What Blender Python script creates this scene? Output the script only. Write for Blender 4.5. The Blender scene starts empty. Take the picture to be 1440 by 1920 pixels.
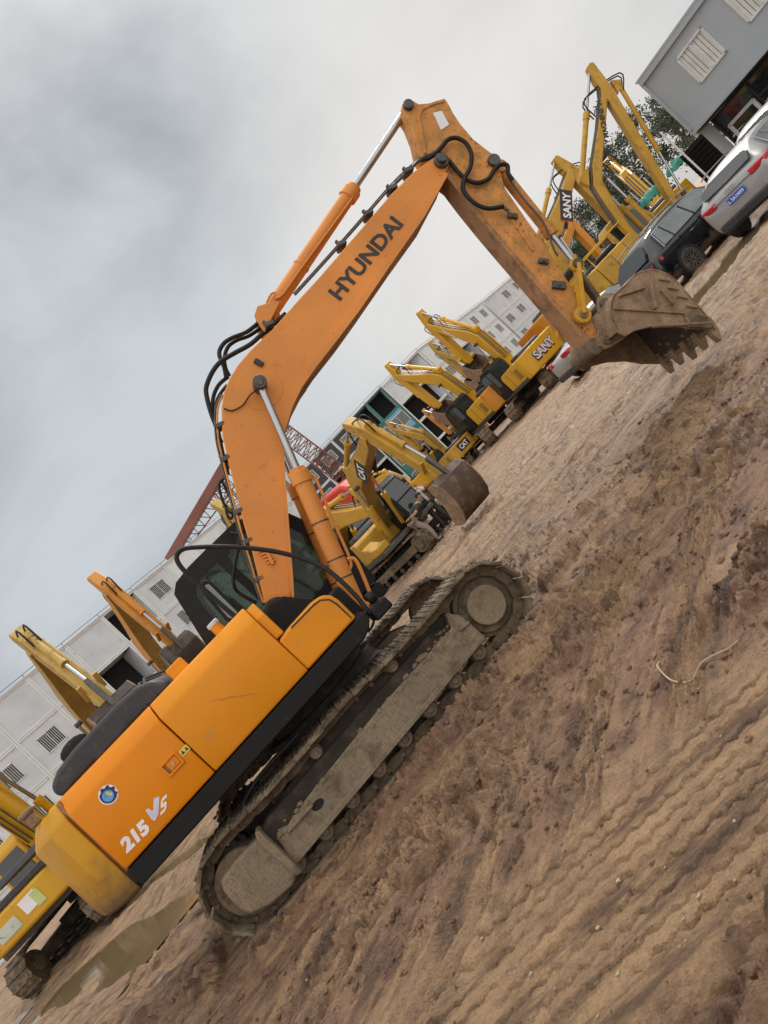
import bpy, math, random
import numpy as np
from mathutils import Vector, Matrix
random.seed(7)
rng=np.random.default_rng(5)
S=bpy.context.scene
C=S.collection
PI=math.pi
def R(d): return math.radians(d)
# ---------------------------------------------------------------- camera model
F=1390.0; ROLL=R(46.8); CR,SR=math.cos(ROLL),math.sin(ROLL); EYE=1.64
def ray(px,py):
    a=px-720;b=960-py
    return (a*CR+b*SR,F,-a*SR+b*CR)
TH=R(12);OX,OY=-1.82,7.67
def loc(px,py,c):
    """a point of the main machine's side plane y=c, in the machine's own x,z"""
    r=ray(px,py);n=(-math.sin(TH),math.cos(TH))
    t=(c+OX*n[0]+OY*n[1])/(r[0]*n[0]+r[1]*n[1])
    X,Y=r[0]*t-OX,r[1]*t-OY
    return (X*math.cos(TH)+Y*math.sin(TH),EYE+r[2]*t)
def L3(px,py,c):
    x,z=loc(px,py,c);return Vector((x,c,z))
# ---------------------------------------------------------------- mesh builder
class MB:
    def __init__(s): s.v=[];s.f=[]
    def add(s,vs,fs):
        o=len(s.v);s.v+= [tuple(v) for v in vs];s.f+=[tuple(i+o for i in f) for f in fs];return s
    def box(s,c,d,rot=None,taper=1.0):
        x,y,z=d[0]/2,d[1]/2,d[2]/2
        vs=[Vector((a*x*(taper if e>0 else 1),b*y*(taper if e>0 else 1),e*z)) for a in(-1,1) for b in(-1,1) for e in(-1,1)]
        if rot is not None: vs=[rot@v for v in vs]
        vs=[v+Vector(c) for v in vs]
        return s.add(vs,[(0,1,3,2),(4,6,7,5),(0,4,5,1),(2,3,7,6),(0,2,6,4),(1,5,7,3)])
    def beam(s,p0,p1,w,h,up=(0,0,1)):
        p0=Vector(p0);p1=Vector(p1);d=(p1-p0);l=d.length;d.normalize()
        u=Vector(up)
        if abs(d.dot(u))>.95:u=Vector((1,0,0))
        a=d.cross(u).normalized();b=a.cross(d).normalized()
        rot=Matrix((d,a,b)).transposed()
        return s.box((p0+p1)/2,(l,w,h),rot)
    def tube(s,pts,r,n=8,rr=None,cap=True):
        pts=[Vector(p) for p in pts];m=len(pts);rings=[]
        prev=None
        for i,p in enumerate(pts):
            d=(pts[min(i+1,m-1)]-pts[max(i-1,0)])
            if d.length<1e-9:d=Vector((0,0,1))
            d.normalize()
            if prev is None:
                u=Vector((0,0,1)) if abs(d.z)<.9 else Vector((1,0,0))
                a=d.cross(u).normalized()
            else:
                a=(prev-d*prev.dot(d)).normalized()
            prev=a;b=d.cross(a)
            q=rr[i] if rr else r
            rings.append([p+a*math.cos(2*PI*k/n)*q+b*math.sin(2*PI*k/n)*q for k in range(n)])
        vs=[v for g in rings for v in g];fs=[]
        for i in range(m-1):
            for k in range(n):
                fs.append((i*n+k,i*n+(k+1)%n,(i+1)*n+(k+1)%n,(i+1)*n+k))
        if cap: fs.append(tuple(range(n-1,-1,-1)));fs.append(tuple((m-1)*n+k for k in range(n)))
        return s.add(vs,fs)
    def cyl(s,p0,p1,r,n=20,r2=None): return s.tube([p0,p1],r,n,[r,r if r2 is None else r2])
    def prism(s,poly,y0,y1,axis='y'):
        """outline (a,b) extruded; axis y: (x,z); axis x: (y,z); axis z: (x,y)"""
        n=len(poly)
        ar=sum(poly[i][0]*poly[(i+1)%n][1]-poly[(i+1)%n][0]*poly[i][1] for i in range(n))
        if ar<0: poly=poly[::-1]
        def P(a,b,c): return {'y':(a,c,b),'x':(c,a,b),'z':(a,b,c)}[axis]
        vs=[P(a,b,y0) for a,b in poly]+[P(a,b,y1) for a,b in poly]
        f0=tuple(range(n));f1=tuple(range(2*n-1,n-1,-1))
        sd=[(i,i+n,(i+1)%n+n,(i+1)%n) for i in range(n)]
        if axis!='y': f0=f0[::-1];f1=f1[::-1];sd=[q[::-1] for q in sd]
        return s.add(vs,[f0,f1]+sd)
    def ring(s,outer,inner,y0,y1):
        n=len(outer)
        vs=[(a,y0,b) for a,b in outer]+[(a,y0,b) for a,b in inner]+[(a,y1,b) for a,b in outer]+[(a,y1,b) for a,b in inner]
        fs=[]
        for i in range(n):
            j=(i+1)%n
            fs+=[(i,j,n+j,n+i),(2*n+i,3*n+i,3*n+j,2*n+j),(i,2*n+i,2*n+j,j),(n+i,n+j,3*n+j,3*n+i)]
        return s.add(vs,fs)
    def blob(s,c,r,n=8,sq=(1,1,1),jit=.15,rnd=random):
        vs=[];fs=[];m=n//2
        for i in range(m+1):
            t=PI*i/m
            for k in range(n):
                q=1+rnd.uniform(-jit,jit)
                vs.append((c[0]+r*sq[0]*q*math.sin(t)*math.cos(2*PI*k/n),c[1]+r*sq[1]*q*math.sin(t)*math.sin(2*PI*k/n),c[2]+r*sq[2]*q*math.cos(t)))
        for i in range(m):
            for k in range(n): fs.append((i*n+k,(i+1)*n+k,(i+1)*n+(k+1)%n,i*n+(k+1)%n))
        return s.add(vs,fs)
    def xf(s,M): s.v=[tuple(M@Vector(v)) for v in s.v];return s
    def build(s,name,mat,parent=None,bevel=0,smooth=True,seg=2,sub=0,ang=38):
        me=bpy.data.meshes.new(name);me.from_pydata(s.v,[],s.f)
        me.validate();me.update()
        if isinstance(mat,(list,tuple)):
            for m_ in mat: me.materials.append(m_)
        elif mat: me.materials.append(mat)
        import bmesh
        bm=bmesh.new();bm.from_mesh(me);bmesh.ops.recalc_face_normals(bm,faces=bm.faces);bm.to_mesh(me);bm.free()
        if smooth:
            me.polygons.foreach_set('use_smooth',[True]*len(me.polygons));me.set_sharp_from_angle(angle=R(ang))
        o=bpy.data.objects.new(name,me);C.objects.link(o)
        if parent: o.parent=parent
        if bevel:
            m=o.modifiers.new('b','BEVEL');m.width=bevel;m.segments=seg;m.limit_method='ANGLE';m.angle_limit=R(30)
        if sub:
            m=o.modifiers.new('s','SUBSURF');m.levels=sub;m.render_levels=sub
        return o
def tag(o,label=None,cat=None,group=None,kind=None):
    if label:o['label']=label
    if cat:o['category']=cat
    if group:o['group']=group
    if kind:o['kind']=kind
    return o
def empty(name,l,rz=0,label=None,cat=None,group=None):
    o=bpy.data.objects.new(name,None);C.objects.link(o);o.location=l;o.rotation_euler=(0,0,rz);o.empty_display_size=.3
    return tag(o,label,cat,group)
def smoothpts(pts,k=6):
    pts=[Vector(p) for p in pts];out=[]
    n=len(pts)
    for i in range(n-1):
        p0=pts[max(i-1,0)];p1=pts[i];p2=pts[i+1];p3=pts[min(i+2,n-1)]
        for j in range(k):
            t=j/k
            out.append(.5*((2*p1)+(p2-p0)*t+(2*p0-5*p1+4*p2-p3)*t*t+(3*p1-p0-3*p2+p3)*t**3))
    out.append(pts[-1]);return out
# ---------------------------------------------------------------- materials
def newmat(name):
    m=bpy.data.materials.new(name);m.use_nodes=True
    nt=m.node_tree;b=nt.nodes['Principled BSDF'];return m,nt,b
def N(nt,t,**kw):
    n=nt.nodes.new(t)
    for k,v in kw.items(): setattr(n,k,v)
    return n
def mixc(nt,fac,a,b,mode='MIX'):
    n=N(nt,'ShaderNodeMix',data_type='RGBA',blend_type=mode)
    for sock,val in ((0,fac),(6,a),(7,b)):
        if hasattr(val,'links') or isinstance(val,bpy.types.NodeSocket): nt.links.new(val,n.inputs[sock])
        elif sock==0: n.inputs[0].default_value=val
        else: n.inputs[sock].default_value=(*val[:3],1)
    return n.outputs[2]
def noise(nt,co,scale,detail=4,rough=.55,dist=0,st=None):
    if st is not None:
        mp=N(nt,'ShaderNodeMapping');mp.inputs['Scale'].default_value=st;nt.links.new(co,mp.inputs[0]);co=mp.outputs[0]
    n=N(nt,'ShaderNodeTexNoise');n.inputs['Scale'].default_value=scale;n.inputs['Detail'].default_value=detail
    n.inputs['Roughness'].default_value=rough;n.inputs['Distortion'].default_value=dist
    nt.links.new(co,n.inputs['Vector']);return n.outputs[0]
def mr(nt,v,a,b,c=0,d=1):
    n=N(nt,'ShaderNodeMapRange');n.inputs[1].default_value=a;n.inputs[2].default_value=b;n.inputs[3].default_value=c;n.inputs[4].default_value=d
    nt.links.new(v,n.inputs[0]);return n.outputs[0]
def math_(nt,op,a,b=None):
    n=N(nt,'ShaderNodeMath',operation=op)
    for i,v in enumerate((a,b)):
        if v is None: continue
        if isinstance(v,(int,float)): n.inputs[i].default_value=v
        else: nt.links.new(v,n.inputs[i])
    return n.outputs[0]
MUD=(.20,.145,.09)
def M(name,col,rough=.5,metal=0,var=.12,vs=2.5,dirt=None,low=None,bump=0,bs=40,spec=.5,chips=None,streak=None,coat=0):
    """dirt=(colour,amount,scale) patches; low=(colour,z0,z1) mud splashed up from below; chips=(colour,amount,scale) small flakes"""
    m,nt,b=newmat(name)
    tc=N(nt,'ShaderNodeTexCoord');co=tc.outputs['Object']
    n1=noise(nt,co,vs,5)
    c2=tuple(min(1,x*(1+var)) for x in col);c1=tuple(x*(1-var) for x in col)
    out=mixc(nt,mr(nt,n1,.3,.7),c1,c2)
    rg=mr(nt,noise(nt,co,vs*4,4),.3,.7,max(0,rough-.1),min(1,rough+.12))
    if streak:
        f=mr(nt,noise(nt,co,streak[2],5,.6,0,streak[3]),.62-streak[1]*.35,.78-streak[1]*.3)
        out=mixc(nt,f,out,streak[0])
    if chips:
        f=mr(nt,noise(nt,co,chips[2],3,.7),.70-chips[1]*.2,.73-chips[1]*.2)
        f2=mr(nt,noise(nt,co,chips[2]*.12,2),.48,.62)
        f=math_(nt,'MULTIPLY',f,f2)
        out=mixc(nt,f,out,chips[0])
    if dirt:
        f=mr(nt,noise(nt,co,dirt[2],8,.68),.66-dirt[1]*.4,.80-dirt[1]*.35)
        f=math_(nt,'MULTIPLY',f,.85)
        out=mixc(nt,f,out,dirt[0]);rg=mixc(nt,f,rg,(.85,.85,.85))
    if low:
        sp=N(nt,'ShaderNodeSeparateXYZ');nt.links.new(co,sp.inputs[0])
        h=math_(nt,'ADD',sp.outputs[2],mr(nt,noise(nt,co,3.5,8,.7),0,1,-.5*(low[2]-low[1])-.25,.5*(low[2]-low[1])+.25))
        f=mr(nt,h,low[1],low[2],1,0)
        out=mixc(nt,f,out,low[0]);rg=mixc(nt,f,rg,(.85,.85,.85))
    nt.links.new(out,b.inputs['Base Color'])
    nt.links.new(rg,b.inputs['Roughness'])
    b.inputs['Metallic'].default_value=metal
    b.inputs['Specular IOR Level'].default_value=spec
    b.inputs['Coat Weight'].default_value=coat
    if bump:
        bn=N(nt,'ShaderNodeBump');bn.inputs['Strength'].default_value=min(1,bump);bn.inputs['Distance'].default_value=.02 if bump<=1 else .02*bump
        nt.links.new(noise(nt,co,bs,8,.65),bn.inputs['Height']);nt.links.new(bn.outputs[0],b.inputs['Normal'])
    return m
def glassy(name,tint,t=.55):
    m,nt,b=newmat(name);nt.nodes.remove(b)
    o=nt.nodes['Material Output']
    tr=N(nt,'ShaderNodeBsdfTransparent');tr.inputs[0].default_value=(*tint,1)
    gl=N(nt,'ShaderNodeBsdfPrincipled');gl.inputs['Base Color'].default_value=(.05,.062,.056,1);gl.inputs['Roughness'].default_value=.06
    mx=N(nt,'ShaderNodeMixShader');mx.inputs[0].default_value=t
    nt.links.new(tr.outputs[0],mx.inputs[1]);nt.links.new(gl.outputs[0],mx.inputs[2]);nt.links.new(mx.outputs[0],o.inputs[0])
    return m
mt={}
mt['orange']=M('orange_paint',(.70,.255,.010),.45,var=.08,vs=1.0,dirt=((.42,.24,.09),.16,4.5),chips=((.35,.1,.03),.12,60),spec=.25)
mt['orange_deep']=M('orange_door_paint',(.70,.225,.004),.42,var=.08,vs=1.0,dirt=((.42,.22,.07),.14,4.5),chips=((.3,.12,.04),.1,50),spec=.25)
mt['orange_pale']=M('faded_orange_paint',(.65,.25,.052),.5,var=.12,vs=1.6,dirt=((.36,.15,.05),.14,5),chips=((.12,.05,.03),.25,38),spec=.35)
mt['orange_worn']=M('worn_orange_paint',(.60,.26,.070),.55,var=.18,vs=2,dirt=((.30,.19,.06),.50,6),chips=((.08,.04,.02),.55,24),spec=.3,bump=.3,bs=30)
mt['arm_belly']=M('shaded_rusty_belly_paint',(.42,.20,.075),.65,var=.2,vs=3,dirt=((.15,.08,.045),.45,5),streak=((.30,.2,.12),.4,8,(1,6,1)),bump=.4)  # rust patches over a base darkened for the shaded undersides
mt['cw']=M('ochre_counterweight_paint',(.57,.275,.004),.45,var=.09,vs=1.3,low=((.16,.095,.04),.98,1.46),spec=.35,bump=.12,bs=25)
mt['black']=M('black_paint',(.010,.010,.011),.5,spec=.25,var=.15,vs=3,dirt=((.10,.08,.06),.05,9))
mt['cabblack']=M('matt_black_cab_paint',(.011,.0125,.014),.55,var=.12,vs=2,dirt=((.04,.037,.032),.10,5),spec=.25)
mt['hoodgrey']=M('weathered_dark_grey_plastic',(.030,.030,.034),.5,var=.15,vs=4,dirt=((.12,.10,.08),.25,8))
mt['rubber']=M('black_rubber',(.011,.011,.012),.5,spec=.3,var=.2,vs=10,dirt=((.12,.09,.06),.12,20))
mt['chrome']=M('chromed_rod',(.40,.41,.43),.25,1,var=.05,vs=8)
mt['steel']=M('dark_greasy_steel',(.09,.085,.08),.45,.6,var=.25,vs=12,dirt=(MUD,.25,15))
mt['mudsteel']=M('mud_caked_steel',(.165,.118,.074),.85,var=.25,vs=6,dirt=((.055,.038,.026),.42,7),bump=1,bs=22)
mt['palemud']=M('dried_pale_mud',(.30,.22,.14),.9,var=.2,vs=3,dirt=((.14,.10,.06),.40,5),streak=((.20,.16,.11),.55,26,(6,1,.5)),bump=.9,bs=45)
mt['beammud']=M('smeared_grey_mud',(.29,.215,.135),.8,var=.2,vs=2.5,streak=((.19,.16,.12),.5,26,(6,1,.35)),dirt=((.12,.082,.05),.45,5),bump=1,bs=24)
mt['shaded_mud']=M('shaded_dark_mud',(.030,.021,.014),.8,var=.3,vs=6,dirt=((.09,.065,.04),.35,6),bump=1,bs=25)  # dark mud, deepened so its colour carries the undercarriage shade
mt['shoe']=M('muddy_track_shoe_steel',(.095,.065,.04),.75,var=.3,vs=7,dirt=((.27,.21,.135),.50,5),bump=1,bs=20)
mt['bucket']=M('rusty_muddy_bucket_steel',(.22,.140,.085),.75,var=.25,vs=4,dirt=((.35,.245,.15),.50,6),chips=((.08,.045,.03),.5,20),bump=.8,bs=28)
mt['bucketin']=M('dark_bucket_inside',(.045,.032,.025),.8,var=.25,vs=4,dirt=((.10,.062,.042),.35,5),bump=1,bs=14)
mt['linkyellow']=M('yellow_link_paint',(.56,.29,.012),.5,var=.1,vs=6,dirt=((.25,.17,.08),.30,9),chips=((.2,.1,.05),.4,40))
mt['yellow']=M('old_yellow_paint',(.48,.265,.022),.5,var=.16,vs=1.5,dirt=((.20,.12,.05),.30,3.5),chips=((.12,.07,.03),.25,30))
mt['yellow_pale']=M('faded_pale_yellow_paint',(.47,.30,.065),.55,var=.16,vs=1.5,dirt=((.22,.14,.05),.35,3.5),chips=((.12,.07,.03),.25,30))
mt['yellow_bright']=M('bright_yellow_paint',(.60,.32,.010),.42,var=.08,vs=1.5,dirt=((.3,.18,.06),.16,5))
mt['yellow_orange']=M('amber_paint',(.56,.22,.012),.45,var=.12,vs=1.5,dirt=((.25,.13,.05),.25,5))
mt['shadebelly']=M('shaded_brown_yellow_paint',(.30,.185,.04),.6,var=.12,vs=2,dirt=((.12,.07,.03),.3,5))  # yellow paint with the shade of the boom undersides put into it
mt['rust']=M('dark_rusty_bucket_steel',(.085,.052,.038),.75,var=.3,vs=2.5,dirt=((.20,.14,.085),.35,4),bump=.6)
mt['white']=M('white_decal',(.78,.77,.80),.4,var=.03)
mt['silverdecal']=M('silver_lilac_decal',(.60,.58,.72),.35,var=.1,vs=14)
mt['ink']=M('black_lettering',(.022,.020,.020),.5,var=.1,chips=((.5,.2,.05),.15,60))
mt['navy']=M('navy_decal',(.015,.025,.12),.4,var=.05)
mt['sky']=M('light_blue_decal',(.10,.33,.62),.4,var=.25,vs=30)
mt['gold']=M('yellow_decal',(.70,.55,.10),.4,var=.05)
mt['red']=M('red_paint',(.55,.04,.025),.5,var=.12,dirt=(MUD,.15,6))
mt['crane']=M('brick_red_crane_paint',(.20,.066,.045),.6,var=.2,vs=1,dirt=((.16,.08,.06),.3,1.5))
mt['teal']=M('dark_teal_panel',(.035,.17,.165),.5,var=.15)
mt['tealtarp']=M('green_tarp',(.03,.24,.18),.6,var=.15)
mt['bluep']=M('light_blue_panel',(.16,.36,.50),.5,var=.1)
mt['glass']=glassy('cab_glass',(.72,.84,.78),.40)
mt['darkglass']=M('dark_tinted_glass',(.02,.026,.028),.07,var=.1,spec=.8)
mt['lightglass']=M('reflective_window_glass',(.16,.18,.18),.08,var=.2,vs=3,spec=.9)
mt['cwhite']=M('off_white_container_panel',(.68,.72,.745),.5,var=.06,vs=.6,dirt=((.44,.43,.40),.10,1.0),streak=((.42,.42,.40),.12,3,(2,2,.25)))
mt['cgrey']=M('light_grey_container_panel',(.56,.59,.62),.5,var=.10,vs=.7,dirt=((.27,.27,.26),.18,1.2))
mt['office']=M('blue_grey_office_panel',(.37,.405,.44),.5,var=.06,vs=.7,dirt=((.27,.28,.28),.12,1.2))
mt['cframe']=M('container_frame_white',(.66,.68,.68),.45,var=.06,vs=1,dirt=((.25,.23,.2),.12,3))
mt['dark']=M('dark_interior',(.012,.012,.013),.9)
mt['bars']=M('window_bars_white',(.62,.62,.60),.5)
mt['skin']=M('skin',(.42,.24,.16),.55,var=.05)
mt['hair']=M('black_hair',(.015,.012,.011),.5)
mt['olive']=M('dark_olive_shirt_cloth',(.035,.042,.034),.9,var=.15,vs=8)
mt['khaki']=M('khaki_trouser_cloth',(.29,.24,.205),.9,var=.1,vs=8)
mt['shirt']=M('white_shirt_cloth',(.62,.60,.60),.9,var=.05)
mt['shoecloth']=M('dark_shoe_leather',(.05,.04,.035),.6)
# ---------------------------------------------------------------- lettering
def text(name,s,size,m,parent,o,xd,yd,bold=.0,shear=0,width=1.0,label=None,ext=.002):
    cu=bpy.data.curves.new(name,'FONT');cu.body=s;cu.size=size;cu.offset=bold;cu.shear=shear;cu.extrude=ext;cu.resolution_u=3
    t=bpy.data.objects.new('tmp',cu)
    C.objects.link(t);bpy.context.view_layer.update()
    me=bpy.data.meshes.new_from_object(t.evaluated_get(bpy.context.evaluated_depsgraph_get()))
    bpy.data.objects.remove(t)
    xd=Vector(xd).normalized();yd=Vector(yd);yd=(yd-xd*yd.dot(xd)).normalized();zd=xd.cross(yd)
    M4=Matrix.Translation(Vector(o))@Matrix((xd*width,yd,zd)).transposed().to_4x4()
    me.transform(M4);me.materials.clear();me.materials.append(m);me.name=name
    ob=bpy.data.objects.new(name,me);C.objects.link(ob);ob.parent=parent
    if label: ob['label']=label
    return ob
def wtext(s,size,bold):
    """width of a string"""
    cu=bpy.data.curves.new('w','FONT');cu.body=s;cu.size=size;cu.offset=bold
    t=bpy.data.objects.new('tmp',cu);C.objects.link(t);bpy.context.view_layer.update()
    me=bpy.data.meshes.new_from_object(t.evaluated_get(bpy.context.evaluated_depsgraph_get()))
    xs=[v.co.x for v in me.vertices];ys=[v.co.y for v in me.vertices]
    bpy.data.objects.remove(t);bpy.data.meshes.remove(me)
    return min(xs),max(xs),min(ys),max(ys)
def text_fit(name,s,m,parent,p0,p1,up,height,bold=.03,shear=0,label=None,off=None):
    """letters of cap height `height` filling p0..p1"""
    p0=Vector(p0);p1=Vector(p1)
    x0,x1,y0,y1=wtext(s,1.0,bold)
    sz=height/(y1-y0);w=(p1-p0).length/((x1-x0)*sz)
    xd=(p1-p0).normalized();o=p0-xd*(x0*sz*w)
    if off: o=o+Vector(off)
    return text(name,s,sz,m,parent,o,xd,up,bold*sz,shear,w,label)
# ---------------------------------------------------------------- the main machine
ex=empty('excavator',(OX,OY,0),TH,'large orange crawler excavator in the foreground with its boom raised over the mud yard','excavator','excavators parked in the yard')
def poly(px,c): return [loc(x,y,c) for x,y in px]
# --- boom
bpx=[(496,1131),(548,1131),(546,1089),(539,998),(531,892),(528,841),(529,815),(535,788),(545,757),(562,722),(588,684),(630,630),(669,577),(739,476),(794,400),(834,328),(840,312),(840,300),(832,292),(820,291),(808,298),(774,323),(732,365),(665,443),(600,518),(555,567),(511,617),(469,657),(446,684),(430,710),(420,735),(415,765),(417,817),(427,862),(442,922),(457,983),(475,1043)]
boom=MB().prism(poly(bpx,-.27),-.27,.27).build('boom',mt['orange_pale'],ex,.012)
# cover plates proud of the web along the belly edge
def strip(px,c,w,name,m,par,side=-1,th=.012):
    mb=MB();pts=[L3(x,y,c) for x,y in px]
    for i in range(len(pts)-1): mb.beam(pts[i]+Vector((0,side*th/2,0)),pts[i+1]+Vector((0,side*th/2,0)),th,w,(0,1,0))
    return mb
bl=MB().prism(poly([(548,1132),(543,1089),(537,1000),(529,892),(525,841),(526,812),(532,785),(542,754),(560,719),(586,680),(628,627),(667,573),(737,472),(792,396),(833,324),(840,328),(797,405),(743,482),(674,583),(634,636),(592,690),(566,727),(550,760),(540,790),(533,815),(532,841),(535,892),(543,998),(550,1089),(552,1132)],-.29),-.31,-.272)
bl.build('belly_flange',mt['orange_pale'],boom)
MB().prism(poly([(548,1132),(543,1089),(537,1000),(531,892),(529,841),(530,812),(536,785),(546,754),(564,719),(590,680),(632,627),(671,573),(741,472),(796,396),(836,324),(836.5,325),(797,399),(742,475),(672,576),(633,630),(591,683),(565,722),(547,757),(537,788),(531,813),(530,841),(532,892),(538,998),(544,1089),(549,1132)],-.27),-.262,.262).build('belly_plate',mt['arm_belly'],boom)
pc=L3(487,718,-.44);pc.y=-.27
MB().cyl(pc+Vector((0,-.004,0)),pc+Vector((0,.1,0)),.235,40).build('boss_plate',mt['orange_pale'],boom,.003)
MB().cyl(pc+Vector((0,-.20,0)),pc+Vector((0,.74,0)),.045,20).cyl(pc+Vector((0,-.225,0)),pc+Vector((0,-.0,0)),.072,24).cyl(pc+Vector((0,-.235,0)),pc+Vector((0,-.22,0)),.045,24).build('cylinder_pin',mt['steel'],boom,.006)
q=L3(485,680,-.285);MB().box(q,(.055,.03,.10),Matrix.Rotation(R(-12),3,'Y')).build('bracket',mt['ink'],boom,.004)
q=L3(520,1105,-.275);MB().prism(poly([(502,1112),(543,1110),(545,1128),(505,1128)],-.275),-.284,-.26).build('foot_plate',mt['orange_pale'],boom,.004)
ft=L3(522,1150,0);MB().cyl(ft+Vector((0,-.36,0)),ft+Vector((0,.36,0)),.16,28).build('foot_pin',mt['shaded_mud'],boom,.02)
# pivot with the arm
pv=L3(827,303,-.28)
MB().cyl(pv+Vector((0,-.09,0)),pv+Vector((0,.65,0)),.055,24).cyl(pv+Vector((0,-.045,0)),pv+Vector((0,.61,0)),.085,24).build('tip_pin',mt['steel'],boom,.008)
# letters
a0=L3(637,564,-.272);a1=L3(756,421,-.272);up=L3(612,545,-.272)-L3(637,564,-.272)
text_fit('lettering','HYUNDAI',mt['ink'],boom,a0,a1,up,.175,.028,off=(0,-.003,0),label='black company name painted along the boom')
# hydraulic pipes along the back of the boom
bk=[(834,290),(812,291),(775,316),(735,355),(668,432),(600,508),(556,556)]
bk2=[(421,740),(410,768),(411,820),(421,866),(436,925),(451,985),(469,1045),(488,1108),(497,1130)]
for k,(c,dx,dy,r) in enumerate([(-.20,-3,-3,.013),(-.13,-5,-5,.013),(-.05,-4,-5,.014)]):
    MB().tube(smoothpts([L3(x+dx,y+dy,c) for x,y in bk],5),r,8).build('hydraulic_pipe',mt['steel'],boom)
for k,(c,dx,r,m_) in enumerate([(-.24,-2,.011,'orange_worn'),(-.18,-6,.012,'steel'),(-.08,-5,.013,'orange_worn')]):
    MB().tube(smoothpts([L3(x+dx,y,c) for x,y in bk2],5),r,8).build('hydraulic_pipe',mt[m_],boom)
for (x,y) in [(414,800),(424,862),(448,960),(466,1015),(487,1086),(735,358),(765,325),(690,405),(640,462),(505,612)]:
    p=L3(x,y,-.17);MB().box(p,(.10,.20,.05),Matrix.Rotation(R(20),3,'Y')).box(p+Vector((-.02,-.04,.05)),(.03,.05,.05)).build('pipe_clamp',mt['steel'],boom,.006)
p=L3(541,1028,-.28)
cl=MB()
for i in range(5):
    q=L3(484+i*4.2,1036+i*5.2,-.29);cl.cyl(q,q+(L3(500,1030,-.29)-L3(484,1037,-.29)),.011,8)
cl.beam(L3(498,1030,-.29),L3(512,1058,-.29),.03,.05,(0,1,0)).build('hose_block',mt['orange_pale'],boom,.003)
def hose(px,c,r,par,name='hydraulic_hose',m='rubber',k=7):
    pts=[L3(p[0],p[1],p[2] if len(p)>2 else c) for p in px]
    return MB().tube(smoothpts(pts,k),r,10).build(name,mt[m],par)
hose([(536,588),(520,602),(496,622),(470,645),(440,662),(414,678),(398,698),(387,725),(388,745),(396,775),(407,803)],-.16,.026,boom)
hose([(500,596),(484,606),(463,622),(434,634),(418,646),(411,664),(420,688),(424,708)],-.05,.024,boom)
hose([(505,606),(488,616),(466,630),(444,638),(428,650),(421,670),(423,690),(430,705)],.03,.022,boom)
hose([(428,706),(410,722),(400,745),(399,775),(408,812),(416,830)],-.02,.022,boom)
hose([(426,722),(412,740),(405,760),(407,800),(416,850)],-.10,.018,boom)
hose([(425,895),(414,902),(411,915),(418,940),(428,958),(437,962),(438,948),(432,930)],-.15,.016,boom)
hose([(416,903),(424,918),(432,935),(438,955),(434,972),(426,965),(422,945)],-.05,.014,boom)
hose([(408,803),(412,820),(418,850),(428,890)],-.2,.02,boom)
hose([(481,731,-.42),(468,742,-.33),(455,760,-.3),(435,770,-.29),(420,766,-.29)],-.3,.008,boom,'grease_line')
# --- boom cylinders (near and far)
for c in(-.40,.40):
    top=L3(487,718,-.44);top.y=c
    bot=L3(672,1143,-.42);bot.y=c
    d=(bot-top);g=top+d*.40
    r_=MB().cyl(top,top+d*.5,.040,20)
    rod=r_.build('boom_cylinder_rod',mt['chrome'],ex)
    MB().cyl(top+Vector((0,-.05,0)),top+Vector((0,.05,0)),.075,20).build('rod_eye',mt['steel'],rod,.008)
    br=MB().cyl(g,top+d*.985,.092,28).cyl(g-d.normalized()*.01,g+d.normalized()*.12,.108,28).cyl(g-d.normalized()*.05,g,.085,28)
    for k in range(8):
        n1=d.normalized();u=n1.cross(Vector((0,1,0)));a=k*PI/4
        pp=g+(u*math.cos(a)+Vector((0,1,0))*math.sin(a))*.092
        br.cyl(pp-n1*.03,pp+n1*.03,.013,8)
    B=br.cyl(bot+Vector((0,-.06,0)),bot+Vector((0,.06,0)),.11,24).build('boom_cylinder_barrel',mt['orange_pale'],ex,.006)
    n1=d.normalized();u=-n1.cross(Vector((0,1,0)))
    if u.x<0:u=-u
    MB().tube(smoothpts([g+n1*.06+u*.10,g+n1*.14+u*.14,g+n1*.6+u*.13,top+d*.80+u*.13,top+d*.84+u*.09],4),.016,8).build('barrel_pipe',mt['orange_pale'],B)
    MB().tube(smoothpts([top+d*.80+u*.10,top+d*.81+u*.17,top+d*.86+u*.185,top+d*.97+u*.17,bot+u*.1],4),.02,8).build('barrel_pipe',mt['orange_pale'],B)
    for t in(.62,.78,.86):
        q=top+d*t;MB().cyl(q-n1*.008,q+n1*.008,.096,24).build('hose_band',mt['steel'],B)
# --- arm cylinder
t0=L3(764,203,0);t1=L3(497,600,0);d=t1-t0;n1=d.normalized()
rod=MB().cyl(t0,t0+d*.5,.045,20).build('arm_cylinder_rod',mt['chrome'],ex)
g=t0+d*.405
MB().cyl(g,t1-n1*.05,.088,28).cyl(g,g+n1*.13,.108,28).cyl(g-n1*.05,g,.085,28).cyl(t0+d*.76-n1*.02,t0+d*.76+n1*.02,.096,28).build('arm_cylinder_barrel',mt['orange_pale'],ex,.008)
MB().cyl(t1+Vector((0,-.12,0)),t1+Vector((0,.12,0)),.10,24).build('cylinder_pin',mt['steel'],ex,.01)
MB().prism([(t1.x-.16,t1.z-.15),(t1.x-.1,t1.z+.06),(t1.x,t1.z+.11),(t1.x+.08,t1.z+.07),(t1.x+.22,t1.z-.02)],-.19,-.13).prism([(t1.x-.16,t1.z-.15),(t1.x-.1,t1.z+.06),(t1.x,t1.z+.11),(t1.x+.08,t1.z+.07),(t1.x+.22,t1.z-.02)],.13,.19).build('cylinder_lug',mt['orange_pale'],boom,.006)
hose([(516,548),(508,552),(500,568),(494,585),(490,600)],-.1,.012,ex,'barrel_pipe','orange_pale')
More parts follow.
